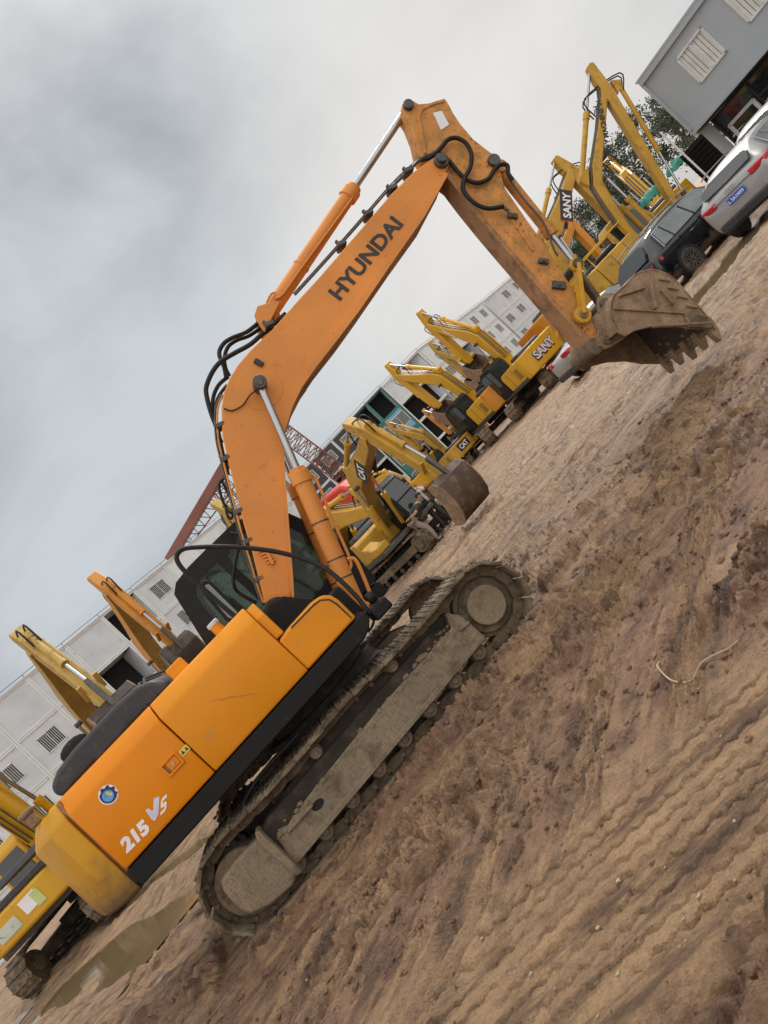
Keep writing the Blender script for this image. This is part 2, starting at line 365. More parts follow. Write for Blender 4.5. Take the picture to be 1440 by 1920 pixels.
hose([(660,372),(640,400),(600,455),(560,510),(530,552),(516,560)],-.11,.012,ex,'barrel_pipe','orange_pale')
# --- arm
apx=[(754,205),(754,195),(762,187),(774,188),(786,195),(805,193),(819,188),(834,184),(842,196),(850,212),(864,233),(888,261),(919,285),(932,293),(937,304),(937,316),(947,352),(985,408),(1027,466),(1055,512),(1083,553),(1104,590),(1122,622),(1126,638),(1119,648),(1107,646),(1085,622),(1045,576),(995,518),(950,466),(910,419),(875,376),(843,334),(822,318),(810,300),(792,296),(784,285),(776,250),(764,220)]
arm=MB().prism(poly(apx,-.18),-.18,.09).build('arm',mt['orange_worn'],ex,.010)
MB().prism(poly([(1119,650),(1107,650),(1085,626),(1045,580),(995,522),(950,470),(910,423),(875,380),(843,338),(822,322),(826,316),(846,330),(878,371),(913,414),(953,461),(998,513),(1048,571),(1088,616),(1109,640)],-.2),-.203,.112).build('arm_belly_plate',mt['arm_belly'],arm,.004)
wl=MB().prism(poly([(784,197),(805,195),(820,190),(832,187),(832,192),(806,200),(792,208),(788,220),(793,250),(800,288),(794,289),(786,255),(781,222),(782,205)],-.18),-.196,-.17).build('weld_plate',mt['orange_worn'],arm,.004)
MB().prism([loc(x,y,-.182) for x,y in [(812,212),(828,208),(842,234),(827,244)]],-.187,-.17).build('label_plate',mt['cwhite'],arm)
for (x,y,r) in [(765,199,.062),(925,303,.075)]:
    p=L3(x,y,-.18);MB().cyl(p+Vector((0,-.05,0)),p+Vector((0,.32,0)),r,22).build('pin',mt['steel'],arm,.008)
for (x,y,w,h) in [(961,405,.12,.06),(1019,490,.12,.06),(1048,535,.16,.09)]:
    p=L3(x,y,-.20);MB().box(p,(w,.05,h),Matrix.Rotation(R(52),3,'Y')).cyl(p+Vector((0,-.04,0)),p,.02,8).build('clamp_block',mt['steel'],arm,.012)
MB().beam(L3(960,412,-.19),L3(1000,470,-.19),.03,.012,(0,1,0)).build('pipe_rail',mt['orange_worn'],arm,.003)
def tubs(a,b,c,r,m,name,par):
    return MB().cyl(L3(*a,c),L3(*b,c),r,18).build(name,mt[m],par)
b0=L3(936,318,0);b1=L3(1092,512,0);d=b1-b0;n1=d.normalized()
MB().cyl(b0+n1*.05,b0+d*.60,.072,24).cyl(b0+d*.56,b0+d*.64,.088,24).cyl(b0+Vector((0,-.09,0)),b0+Vector((0,.09,0)),.08,20).build('bucket_cylinder_barrel',mt['orange_worn'],ex,.006)
MB().cyl(b0+d*.6,b1,.038,18).build('bucket_cylinder_rod',mt['chrome'],ex)
for cc,k in((-.11,0),(.0,1)):
    MB().tube(smoothpts([L3(952,322,cc),L3(958,340,cc),L3(985,377,cc),L3(1018,416,cc),L3(1038,466,cc),L3(1046,480,cc)],5),.013,8).build('hydraulic_pipe',mt['steel'],arm)
hose([(790,300),(808,294),(826,278),(840,262),(857,259),(874,269),(884,290),(882,313),(872,333),(868,352),(878,370),(895,384),(917,391),(944,387)],-.26,.026,arm)
hose([(795,296),(815,290),(830,293),(842,302),(857,320),(874,336),(895,343),(916,335),(927,318),(938,309),(951,310),(953,325),(961,337)],-.23,.026,arm)
hose([(732,352),(765,322),(785,302),(808,292)],-.2,.018,arm,'hydraulic_pipe','steel')
tubs((940,387),(955,396),-.25,.02,'steel','hose_end',arm)
# --- linkage and bucket
p1=L3(1080,498,-.25);p2=L3(1091,592,-.25);p3=L3(1134,571,-.25)
for c in(-.27,.27):
    mb=MB();A=Vector((p1.x,c,p1.z));B=Vector((p2.x,c,p2.z))
    mb.cyl(A+Vector((0,-.025,0)),A+Vector((0,.025,0)),.085,24).cyl(B+Vector((0,-.025,0)),B+Vector((0,.025,0)),.10,24).beam(A,B,.048,.135,(0,1,0))
    o=mb.build('tilt_link',mt['linkyellow'],ex,.004)
    MB().cyl(A+Vector((0,-.045,0)),A+Vector((0,.045,0)),.055,20).cyl(B+Vector((0,-.05,0)),B+Vector((0,.05,0)),.05,20).cyl(B+Vector((0,-.06,0)),B+Vector((0,.06,0)),.02,12).build('link_pin',mt['bucket'],o,.006)
    mb=MB();D=Vector((p3.x,c*.7,p3.z));A2=Vector((p1.x,c*.7,p1.z))
    mb.beam(A2,D,.06,.13,(0,1,0)).build('bucket_link',mt['mudsteel'],ex,.02)
MB().cyl((p1.x,-.33,p1.z),(p1.x,.33,p1.z),.06,20).build('link_pin',mt['steel'],ex)
MB().cyl((p2.x,-.3,p2.z),(p2.x,.3,p2.z),.04,20).build('link_pin',mt['steel'],ex)
# bucket
BW=.58
sp=[(1148,604),(1144,575),(1150,552),(1171,534),(1192,512),(1226,504),(1260,517),(1288,546),(1312,574),(1332,600),(1338,616),(1296,616),(1262,610),(1222,612),(1190,620),(1174,630),(1160,624)]
bo=poly(sp,-BW)
bk_=MB()
# shell: outline from the hinge round the back to the lip, with thickness, across the width
shell=[(1158,622),(1146,600),(1144,575),(1150,552),(1171,534),(1192,512),(1226,504),(1260,517),(1288,546),(1312,574),(1340,606)]
so=[Vector(loc(x,y,-BW)) for x,y in shell]
def offs(pl,dd):
    out=[]
    for i,p in enumerate(pl):
        a=pl[max(i-1,0)];b=pl[min(i+1,len(pl)-1)];t=(b-a).normalized();out.append(p+Vector((t.y,-t.x))*dd)
    return out
so=[Vector(v) for v in [tuple(v)[:2] for v in smoothpts([(p.x,p.y,0) for p in so],3)]]
si=offs(so,.035)
bk_.prism([tuple(p) for p in so]+[tuple(p) for p in si[::-1]],-BW,BW)
bucket=bk_.build('bucket',mt['bucket'],ex,.006)
for c in(-BW,BW-.03):
    MB().prism(bo,c,c+.03).build('side_plate',mt['bucket'],bucket,.006)
si2=offs(so,.05)
MB().prism([tuple(p) for p in si[2:]]+[tuple(p) for p in si2[::-1][:-2]],-BW+.035,BW-.035).build('shaded_inside',mt['bucketin'],bucket)  # inner sheet whose dark colour carries the shade inside the bucket
# ribs and edges on the near side plate
rb=MB()
for a,b,w,th in [((1150,579),(1318,590),.035,.02),((1217,528),(1227,580),.11,.035),((1160,556),(1208,540),.05,.02),((1238,545),(1262,572),.07,.02),((1292,610),(1283,598),.1,.02),((1224,612),(1331,606),.055,.03)]:
    rb.beam(L3(*a,-BW-th/2),L3(*b,-BW-th/2),th,w,(0,1,0))
for a in [(1246,524),(1262,540),(1280,556),(1298,574),(1316,592)]:
    p=L3(a[0],a[1],-BW-.012);rb.box(p,(.13,.03,.035),Matrix.Rotation(R(55),3,'Y'))
rb.build('side_rib',mt['bucket'],bucket,.008)
MB().prism(poly([(1282,590),(1292,583),(1330,600),(1336,616),(1290,614)],-BW-.02),-BW-.035,-BW-.001).build('side_cutter',mt['mudsteel'],bucket,.01)
er=[(1119,560),(1131,551),(1152,550),(1158,575),(1150,600),(1190,617),(1171,634),(1150,648),(1135,655),(1123,650),(1119,632),(1125,605),(1124,590),(1119,575)]
for c in(-.30,-.25),(.25,.30):
    MB().prism(poly(er,-.28),c[0],c[1]).build('hinge_ear',mt['bucket'],bucket,.008)
for (x,y,r) in [(1133,570,.062),(1137,637,.062)]:
    p=L3(x,y,-.30);MB().cyl(p+Vector((0,-.045,0)),p+Vector((0,.66,0)),r,22).cyl(p+Vector((0,-.06,0)),p,.03,16).build('hinge_pin',mt['mudsteel'],bucket,.008)
p=L3(1112,652,-.2);MB().cyl(p+Vector((0,-.06,0)),p+Vector((0,.46,0)),.10,24).build('arm_end_boss',mt['mudsteel'],arm,.01)
# lip and teeth
lip=Vector(loc(1338,610,-BW));dirn=(Vector(loc(1372,660,-BW))-Vector(loc(1322,588,-BW))).normalized();nn=Vector((dirn.y,-dirn.x))
MB().prism([tuple(lip-dirn*.10+nn*.03),tuple(lip-dirn*.10-nn*.03),tuple(lip+dirn*.05-nn*.008),tuple(lip+dirn*.05+nn*.012)],-BW-.01,BW+.01).build('cutting_edge',mt['bucket'],bucket,.006)
for k in range(5):
    y=-BW+.07+k*(2*BW-.14)/4
    a=lip-dirn*.06;b=lip+dirn*(.19+random.uniform(-.02,.03))
    mb=MB().prism([tuple(a+nn*.055),tuple(a-nn*.055),tuple(a+dirn*.13-nn*.05),tuple(b-nn*.008),tuple(b+nn*.012),tuple(a+dirn*.13+nn*.05)],y-.05,y+.05)
    mb.build('tooth',mt['bucket'],bucket,.012)
mb=MB()
for i in range(46):
    p=Vector((lip.x,0,lip.y))-Vector((dirn.x,0,dirn.y))*random.uniform(-.08,.25)-Vector((nn.x,0,nn.y))*random.uniform(-.02,.03);p.y=random.uniform(-BW+.05,BW-.05)
    mb.blob(p,random.uniform(.015,.05),7,(1,1.2,.8),.3)
mb.build('clinging_mud',mt['bucket'],bucket,ang=180)['kind']='stuff'
# --- upper structure
up=MB().prism([(-2.02,1.0),(.62,1.0),(.72,1.03),(.80,1.10),(.80,1.175),(-2.02,1.175)],-1.345,1.33)
up.box((1.05,.85,1.08),(.55,.95,.16)).build('deck_skirt',mt['black'],ex,.015)
def panel(x0,x1,name,m,y=-1.36):
    sec=[(y,1.185),(y-.012,1.22),(y-.012,1.80),(y+.0,1.835),(y+.10,1.955),(y+.13,1.965),(-.62,1.975),(-.62,1.185)]
    return MB().prism(sec,x0,x1,'x').build(name,mt[m],ex,.010)
rd=panel(-2.00,-1.012,'rear_door','orange_deep')
md=panel(-.998,.105,'middle_door','orange')
MB().prism([(-1.33,1.56),(-1.33,1.80),(-1.24,1.93),(-1.05,1.93),(-1.05,1.56)],.108,.20,'x').build('door_end_cap',mt['orange'],ex,.012)
tb=MB().prism([loc(x,y,-1.36) for x,y in [(523,1203),(541,1178),(560,1157),(587,1127),(598,1119),(607,1116),(620,1116),(634,1124),(668,1157),(578,1256)]],-1.365,-.72).build('tool_box',mt['orange'],ex,.022,seg=3)
MB().prism([loc(x,y,-1.36) for x,y in [(545,1176),(587,1133),(600,1124),(618,1123),(632,1131),(660,1158),(658,1160),(630,1134),(617,1126),(601,1127),(589,1136),(547,1179)]],-1.3675,-1.36).build('seam',mt['ink'],tb)
# latch, sticker, emblem, model lettering
yq=-1.372
lp=L3(323,1433,yq)
la=MB().ring([(lp.x-.085,lp.z-.062),(lp.x+.085,lp.z-.062),(lp.x+.085,lp.z+.062),(lp.x-.085,lp.z+.062)],[(lp.x-.066,lp.z-.045),(lp.x+.066,lp.z-.045),(lp.x+.066,lp.z+.045),(lp.x-.066,lp.z+.045)],yq-.016,yq+.0)
la=la.build('latch',mt['orange_deep'],rd,.004)
MB().box((lp.x+.012,yq-.004,lp.z),(.10,.012,.07)).build('latch_lever',mt['orange_deep'],la,.004)
MB().box((lp.x-.053,yq-.001,lp.z),(.024,.004,.078)).build('finger_recess',mt['arm_belly'],la)
MB().cyl((lp.x+.01,yq-.02,lp.z),(lp.x+.01,yq,lp.z),.012,14).build('keyhole',mt['chrome'],la)
sp_=L3(346,1407,yq)
st=MB().box((sp_.x,yq-.0005,sp_.z),(.085,.003,.055)).build('warning_sticker',mt['gold'],rd)
mb=MB()
for dx in(-.02,.02):
    mb.prism([(sp_.x+dx-.016,sp_.z-.014),(sp_.x+dx+.016,sp_.z-.014),(sp_.x+dx,sp_.z+.018)],yq-.004,yq-.001)
mb.build('warning_sign',mt['ink'],st)
ec=L3(203,1490,yq)
def disc(c,r,y0,y1,n=40,name='d',m='white',par=None,a0=0,a1=2*PI):
    pts=[(c.x+r*math.cos(a0+(a1-a0)*i/n),c.z+r*math.sin(a0+(a1-a0)*i/n)) for i in range(n+(a1-a0<6))]
    return MB().prism(pts,y0,y1).build(name,mt[m],par)
em=disc(ec,.078,yq-.002,yq+.001,name='emblem',m='white',par=rd)
em['label']='round gear and globe sticker'
mb=MB();pts=[]
for i in range(48):
    a=i*2*PI/48
    rr=.068
    if a<PI*.75 or a>PI*1.75: rr=.074 if (i//3)%2==0 else .060
    pts.append((ec.x+rr*math.cos(a),ec.z+rr*math.sin(a)))
mb.prism(pts,yq-.0035,yq-.0021).build('gear_mark',mt['navy'],em)
disc(ec+Vector((-.006,0,-.006)),.046,yq-.005,yq-.0036,name='globe_mark',m='sky',par=em)
MB().prism([(ec.x+.002,ec.z+.03),(ec.x+.02,ec.z+.018),(ec.x+.012,ec.z+.006),(ec.x+.032,ec.z-.006),(ec.x+.02,ec.z-.03),(ec.x+.004,ec.z-.022),(ec.x+.010,ec.z-.008),(ec.x-.008,ec.z+.002),(ec.x-.004,ec.z+.016)],yq-.0065,yq-.0051).build('yellow_mark',mt['gold'],em)
a0=L3(237,1599,yq);a1=L3(282,1555,yq)
text_fit('model_number','215',mt['white'],rd,a0,a1,(0,0,1),.115,.055,.15,off=(0,-.001,0))
v0=L3(284,1540,yq)
MB().prism([loc(x,y,yq) for x,y in [(272.6,1519),(279,1515.5),(285,1520),(287.5,1519),(288.5,1497),(299,1493),(297,1527),(290.5,1539),(285,1537)]],yq-.003,yq+.001).build('letter_mark',mt['silverdecal'],rd)
s0=L3(300,1529,yq)
MB().prism([loc(301+a*11+b*1,1529-a*11-b*30,yq) for a,b in [(0,0),(.8,0),(1,.15),(1,.45),(.85,.60),(.35,.60),(.35,.78),(1,.78),(1,1),(.2,1),(0,.85),(0,.52),(.15,.38),(.65,.38),(.65,.2),(0,.2)]],yq-.003,yq+.001).build('letter_mark',mt['white'],rd)
# scratches on the middle door
mb=MB()
for (a,b) in [((395,1314),(425,1309)),((425,1309),(480,1300)),((412,1313),(440,1304))]:
    mb.beam(L3(*a,-1.3735),L3(*b,-1.3735),.002,.004,(0,1,0))
mb.build('scratch',mt['arm_belly'],md)
# counterweight: stacked plan outlines
def plan(inset,z):
    pts=[]
    xs=-2.035
    pts.append((xs,-1.35+inset))
    pts.append((-2.13,-1.35+inset))
    for i in range(13):
        t=i/12;y=-1.33+2.66*t
        x=-2.72+.50*abs(2*t-1)**2.6
        pts.append((x+inset,y*(1-inset*.75)))
    pts.append((-2.13,1.35-inset));pts.append((xs,1.35-inset))
    return [(a,b,z) for a,b in pts]
lv=[(.05,.985),(.01,1.02),(0,1.10),(0,1.80),(.02,1.84),(.11,1.955),(.14,1.965)]
rings=[plan(i,z) for i,z in lv];n=len(rings[0]);mb=MB();fs=[]
for i in range(len(rings)-1):
    for k in range(n): fs.append((i*n+k,i*n+(k+1)%n,(i+1)*n+(k+1)%n,(i+1)*n+k))
fs.append(tuple(range(n)));fs.append(tuple((len(rings)-1)*n+k for k in range(n)))
mb.add([v for g in rings for v in g],fs)
MB().add(mb.v,mb.f).build('counterweight',mt['cw'],ex,.012,ang=50)
MB().box((-2.016,-.0,1.5),(.03,2.62,.9)).build('gap_seal',mt['arm_belly'],ex)
MB().box((-2.35,-.95,2.02),(.10,.06,.12)).box((-2.35,-.95,2.1),(.14,.1,.05)).build('lifting_eye',mt['bucket'],ex,.02)
# engine hood
hd=[(-2.00,1.95),(-2.05,2.02),(-2.02,2.10),(-1.90,2.155),(-1.7,2.18),(-1.2,2.19),(-1.0,2.17),(-.88,2.12),(-.80,2.03),(-.78,1.95)]
hood=MB().prism(hd,-1.12,.55).build('engine_hood',mt['hoodgrey'],ex,.07,seg=5)
for (x0,x1) in((-1.93,-1.62),(-1.35,-1.02)): MB().prism([(x0,1.98),(x0+.05,2.03),(x1-.06,2.06),(x1,1.99)],-1.130,-1.11).build('hood_recess',mt['ink'],hood,.008)
mb=MB()
for x in(-.93,-.99,-1.05): mb.tube([(x,-1.12,1.98),(x+.0,-1.10,2.12),(x,-.9,2.18),(x,.3,2.18)],.014,8)
mb.build('hood_rib',mt['hoodgrey'],hood)
MB().box((-.66,-1.02,2.02),(.17,.12,.12)).build('hood_hinge',mt['orange'],ex,.012)
p=L3(401,1172,-1.0);MB().cyl((p.x,-1.0,1.96),(p.x,-1.0,p.z),.052,20).build('filler_neck',mt['orange'],ex,.006)
MB().cyl((p.x,-1.0,p.z-.01),(p.x,-1.0,p.z+.035),.06,20).build('filler_cap',mt['cgrey'],ex,.01)
m_=L3(128,1402,-.2)
MB().blob((m_.x-.1,.3,m_.z),.13,14,(1.3,.25,.7),0).build('rear_mirror',mt['black'],ex)
MB().cyl((-.72,-.2,1.95),(-.72,-.2,2.3),.06,18).build('exhaust_pipe',mt['steel'],ex,.005)
# deck between the doors and cab, boom foot housing
MB().box((-.97,.0,1.58),(2.05,1.2,.78)).build('engine_bay',mt['orange'],ex,.02)
MB().box((.62,-.5,1.30),(.5,.5,.36)).build('pump_bay',mt['black'],ex,.02)
for c in(-.33,.33): MB().prism([(.05,1.18),(.12,1.72),(.28,1.85),(.45,1.80),(.72,1.45),(.95,1.18)],c-.035,c+.035).build('boom_bracket',mt['black'],ex,.01)
# handrail tube and side mirror
hose([(694,1150,-1.30),(684,1138,-1.30),(668,1118,-1.28),(640,1090,-1.25),(610,1066,-1.2),(570,1048,-1.15),(520,1035,-1.12),(470,1028,-1.1),(420,1025,-1.1),(370,1026,-1.1),(345,1029,-1.1),(333,1038,-1.1),(333,1053,-1.1),(350,1075,-1.1),(380,1103,-1.1),(410,1130,-1.1),(445,1160,-1.1)],-1.1,.022,ex,'handrail')
MB().prism([loc(x,y,-1.0) for x,y in [(378,1092),(385,1087),(396,1090),(452,1146),(440,1168),(425,1165),(384,1118),(376,1104)]],-1.03,-.99).build('side_mirror',mt['cabblack'],ex,.012)
MB().prism([loc(x,y,-1.035) for x,y in [(384,1097),(392,1095),(445,1148),(438,1160),(428,1158),(388,1112)]],-1.034,-1.031).build('mirror_glass',mt['lightglass'],ex)
hose([(445,990,.3),(447,1020,.28),(440,1060,.25),(437,1090,.25),(446,1110,.3),(480,1130,.33)],.3,.018,ex,'cab_rail')
hose([(430,1000,.1),(447,1005,.1),(452,1020,.1)],.1,.02,ex,'grab_bar')
# headlight / step bits at the front corner
MB().box((.93,-1.1,1.07),(.2,.4,.12)).cyl((.9,-1.25,1.2),(.98,-1.25,1.2),.06,16).build('front_step',mt['black'],ex,.02)
hose([(690,1150,-1.2),(700,1158,-1.2),(699,1172,-1.2),(690,1185,-1.2)],-1.2,.012,ex,'lamp_cable')
# --- cab
y0,y1=.38,1.32
side=[(-.50,1.20),(-.46,2.05),(-.30,2.68),(-.20,2.755),(.0,2.78),(.70,2.77),(.95,2.66),(1.18,2.42),(1.30,2.05),(1.37,1.66),(1.33,1.20),(.5,1.18)]
cab=MB()
def strip2(a,b,t,z=None):
    a=Vector(a);b=Vector(b);d=(b-a).normalized();nrm=Vector((-d.y,d.x))
    ce=Vector((.4,2.0))
    if (ce-a).dot(nrm)<0:nrm=-nrm
    return [tuple(a),tuple(b),tuple(b+nrm*t),tuple(a+nrm*t)]
for i in range(len(side)):
    if i in(6,7,8,): continue
    cab.prism(strip2(side[i],side[(i+1)%len(side)],.05),y0+.002,y1-.002)
ws1=[(-.24,1.95),(-.24,2.0),(-.16,2.5),(-.1,2.56),(.0,2.6),(.25,2.6),(.26,2.5),(.27,2.2),(.27,1.95),(.27,1.7),(.2,1.62),(-.15,1.62)]
ws2=[(.36,1.62),(.36,2.3),(.36,2.45),(.38,2.56),(.45,2.6),(.68,2.6),(.88,2.53),(1.06,2.33),(1.17,2.03),(1.2,1.75),(1.15,1.60),(.6,1.55)]
# side frames: one outer skin with two openings, made of two rings
mid=.315
sa=[(-.50,1.20),(-.46,2.05),(-.30,2.68),(-.20,2.755),(.0,2.78),(mid,2.78),(mid,2.6),(mid,2.3),(mid,1.95),(mid,1.6),(mid,1.19),(-.2,1.195)]
sb=[(mid,1.2),(mid,2.3),(mid,2.55),(mid,2.775),(.45,2.775),(.70,2.77),(.95,2.66),(1.18,2.42),(1.30,2.05),(1.37,1.66),(1.33,1.20),(.6,1.19)]
for (ya,yb) in((y0-.002,y0+.04),(y1-.04,y1+.002)):
    cab.ring(sa,ws1,ya,yb);cab.ring(sb,ws2,ya,yb)
cabo=cab.build('cab',mt['cabblack'],ex)
for (w_,nm) in((ws1,'rear_side_window'),(ws2,'front_side_window')):
    MB().prism(w_,y0+.012,y0+.02).build(nm,mt['glass'],cabo)
    MB().prism(w_,y1-.02,y1-.012).build(nm,mt['glass'],cabo)
MB().prism([(.95,2.66),(1.18,2.42),(1.30,2.05),(1.37,1.66),(1.35,1.66),(1.28,2.05),(1.16,2.41),(.94,2.64)],y0+.05,y1-.05).build('windscreen',mt['glass'],cabo)
MB().prism([(1.17,2.45),(1.31,2.05),(1.38,1.66),(1.33,1.66),(1.27,2.05),(1.13,2.43)],y0-.01,y0+.045).build('windscreen_pillar',mt['cabblack'],cabo)
MB().beam((.38,y0+.03,2.05),(1.17,y0+.03,2.0),.03,.035).build('window_bar',mt['cabblack'],cabo)
MB().box((.25,.85,1.55),(.45,.5,.14)).box((.02,.85,1.9),(.14,.5,.7)).build('seat',mt['cabblack'],cabo,.04)
MB().box((.7,.85,1.35),(.3,.2,.5)).build('console',mt['cabblack'],cabo,.03)
# --- undercarriage
MB().cyl((0,0,.80),(0,0,1.02),.62,40).cyl((0,0,.70),(0,0,.84),.72,40).build('slewing_ring',mt['shaded_mud'],ex,.01)
MB().prism([(-.75,.35),(-.9,.5),(-.7,.74),(.7,.74),(.9,.5),(.75,.35)],-.85,.85).build('centre_frame',mt['shaded_mud'],ex,.03)
XS,XI,RZ=-1.46,1.62,.375   # sprocket and idler
RO=.345
def trackpath(n=46):
    Ls=XI-XS;arc=PI*RO;tot=2*Ls+2*arc;out=[]
    for i in range(n):
        s=(i+.3)/n*tot
        if s<Ls: out.append((XS+s,RZ-RO,0))
        elif s<Ls+arc:
            a=(s-Ls)/RO-PI/2;out.append((XI+RO*math.cos(a),RZ+RO*math.sin(a),a+PI/2))
        elif s<2*Ls+arc:
            q=s-Ls-arc;sag=-.035*math.sin(PI*((q/Ls*2)%1)) ;out.append((XI-q,RZ+RO+.055*q/Ls+sag,PI-.01))
        else:
            a=(s-2*Ls-arc)/RO+PI/2;out.append((XS+RO*math.cos(a),RZ+RO*math.sin(a)+.03*max(0,math.sin(a)),a+PI/2))
    return out,tot/n
def make_track(yo,side,par,near):
    """yo = centre of the shoe width; side=-1 outer side towards -y"""
    tp,pitch=trackpath()
    tr=MB();lk=MB()
    for k,(x,z,a) in enumerate(tp):
        t=Vector((math.cos(a),0,math.sin(a)));nrm=Vector((math.sin(a),0,-math.cos(a)))  # outwards
        rot=Matrix((t,Vector((0,1,0)),t.cross(Vector((0,1,0))))).transposed()
        c=Vector((x,yo,z))
        tw=random.uniform(-.012,.012)
        tr.box(c+nrm*.024,(pitch*.985,.60,.030),rot)
        for q in(-.42,0,.42): tr.box(c+nrm*.043+t*pitch*q*.9,(.022,.595,.012),rot)
        for s in(-.095,.095):
            cc=c+Vector((0,s,0))-nrm*.035
            ptA=[(-.48*pitch,-.045),(.30*pitch,-.045),(.5*pitch,-.03),(.56*pitch,.0),(.5*pitch,.035),(.2*pitch,.045),(-.2*pitch,.045),(-.5*pitch,.035),(-.56*pitch,0)]
            m2=MB().prism(ptA,-.018,.018)
            m2.xf(Matrix.Translation(cc)@Matrix((t,Vector((0,1,0)),-nrm)).transposed().to_4x4())
            lk.add(m2.v,m2.f)
        cc=c-nrm*.035+t*pitch*.5
        lk.cyl(cc+Vector((0,-.135,0)),cc+Vector((0,.135,0)),.026,10)
    T=tr.build('track_belt',mt['shoe'],par,.005,seg=1)
    lk.build('track_chain',mt['mudsteel'],T,.004,seg=1)
    f=side  # outwards sign
    # wheels
    sp=MB();pts=[]
    for i in range(84):
        a=i*2*PI/84;pts.append((XS+(.325 if (i%4)<2 else .285)*math.cos(a),RZ+(.325 if (i%4)<2 else .285)*math.sin(a)))
    sp.prism(pts,yo-.03,yo+.03)
    spo=sp.build('drive_sprocket',mt['shaded_mud'],par,.004,seg=1)
    MB().cyl((XS,yo,RZ),(XS,yo+f*.20,RZ),.275,40).build('motor_housing',mt['mudsteel'],spo,.02)
    io=MB().cyl((XI,yo-.07,RZ),(XI,yo+.07,RZ),.30,40).build('idler_wheel',mt['mudsteel'],par,.012)
    MB().cyl((XI,yo,RZ),(XI,yo+f*.10,RZ),.255,40).build('idler_web',mt['shoe'],io,.01)
    MB().cyl((XI,yo,RZ),(XI,yo+f*.17,RZ),.185,40).build('idler_hub',mt['palemud'],io,.012)
    for k in range(8):
        x=-1.10+k*.335
        ro=MB().cyl((x,yo-.14,.155),(x,yo+.14,.155),.085,22).cyl((x,yo-.17,.155),(x,yo+.17,.155),.055,18).cyl((x,yo+f*.17,.155),(x,yo+f*.20,.155),.07,18).cyl((x,yo+f*.20,.155),(x,yo+f*.215,.155),.032,14)
        ro.build('track_roller',mt['mudsteel'],par,.008)
    for x in(-.354,.629):
        MB().cyl((x,yo-.1,.655),(x,yo+f*.14,.655),.062,20).cyl((x,yo+f*.14,.655),(x,yo+f*.19,.655),.050,20).cyl((x,yo+f*.19,.655),(x,yo+f*.2,.655),.02,14).build('carrier_roller',mt['palemud'] if near else mt['mudsteel'],par,.008)
    # frame: sloping inner beam with outer guard
    yf=yo+f*.205
    if near:
        def q(px): return [loc(x,y,-1.30) for x,y in px]
        ins=MB().prism([(-1.25,.22),(-1.25,.52),(-1.0,.60),(1.05,.60),(1.28,.50),(1.28,.24)],yo-.20,yo+.06).build('track_frame',mt['shaded_mud'],par,.03)
        bm_=MB().prism(q([(836,1150),(862,1153),(908,1192),(903,1201),(550,1619),(521,1573),(580,1490),(650,1403),(720,1318),(790,1240),(846,1178)]),-1.315,-1.20).build('frame_beam',mt['beammud'],par,.012)
        MB().prism(q([(903,1190),(908,1197),(553,1622),(545,1612)]),-1.345,-1.318).build('beam_edge',mt['palemud'],par,.006)
        MB().prism(q([(859,1154),(838,1148),(760,1220),(680,1300),(600,1392),(560,1450),(528,1500),(520,1570),(600,1470),(700,1352),(780,1262),(846,1182)]),-1.22,-1.10).build('frame_top_slope',mt['shaded_mud'],par,.02)
        MB().prism(q([(482,1570),(487,1566),(560,1632),(550,1657),(510,1693),(470,1711),(452,1704),(436,1688),(420,1668),(414,1650),(440,1612)]),-1.36,-1.20).build('motor_guard',mt['palemud'],par,.03)
        MB().prism(q([(478,1556),(486,1552),(568,1627),(556,1636),(484,1573)]),-1.40,-1.20).build('guard_flange',mt['palemud'],par,.012)
        MB().prism([ (lambda p:(p[0]+.062*math.cos(a)*1.0,p[1]+.038*math.sin(a)))(loc(596,1508,-1.3)) for a in [i*PI/10 for i in range(20)]],-1.3165,-1.31).build('beam_slot',mt['dark'],par)
        mb=MB()
        for i in range(620):
            t=random.random();s=random.gauss(0,5)
            a=(846-t*326+s*.6,1180+t*396+s*.3)
            p=L3(a[0]-random.uniform(0,5),a[1]-random.uniform(-2,5),-1.30+random.uniform(-.01,.07))
            mb.blob(p,.006+.03*random.random()**2.5,6,(1.2,1,.7),.35)
        mb.build('mud_clods',mt['palemud'],bm_,smooth=False)['kind']='stuff'
        mb=MB()
        for (a,b,w) in [((540,1560),(586,1508),.05),((862,1182),(880,1166),.04)]:
            mb.beam(L3(*a,-1.325),L3(*b,-1.325),.03,w,(0,1,0))
        mb.build('welded_bar',mt['palemud'],bm_,.012)
    else:
        MB().prism([(-1.25,.22),(-1.25,.55),(-1.0,.62),(1.05,.60),(1.28,.50),(1.28,.24)],yo-.2,yo+.2).build('track_frame',mt['mudsteel'],par,.03)
    mb=MB()
    for i in range(420):
        k=random.choice(tp);
        if k[1]<.45 and random.random()<.75: continue
        yy=yo+random.uniform(-.29,.29)
        nrm=Vector((math.sin(k[2]),0,-math.cos(k[2])))
        p=Vector((k[0]+random.uniform(-.08,.08),yy,k[1]))+nrm*.035
        mb.blob(p,random.uniform(.01,.032),6,(1.4,1.2,.6),.35)
    mb.build('caked_mud',mt['shoe'],T,smooth=False)['kind']='stuff'
make_track(-1.10,-1,ex,True)
make_track(1.10,1,ex,False)
# drooping mud flap under the rear of the near track, black belt edge
hose([(560,1375,-1.1),(500,1440,-1.1),(470,1480,-1.1),(452,1520,-1.1),(440,1570,-1.1)],-1.1,.02,ex,'cable')
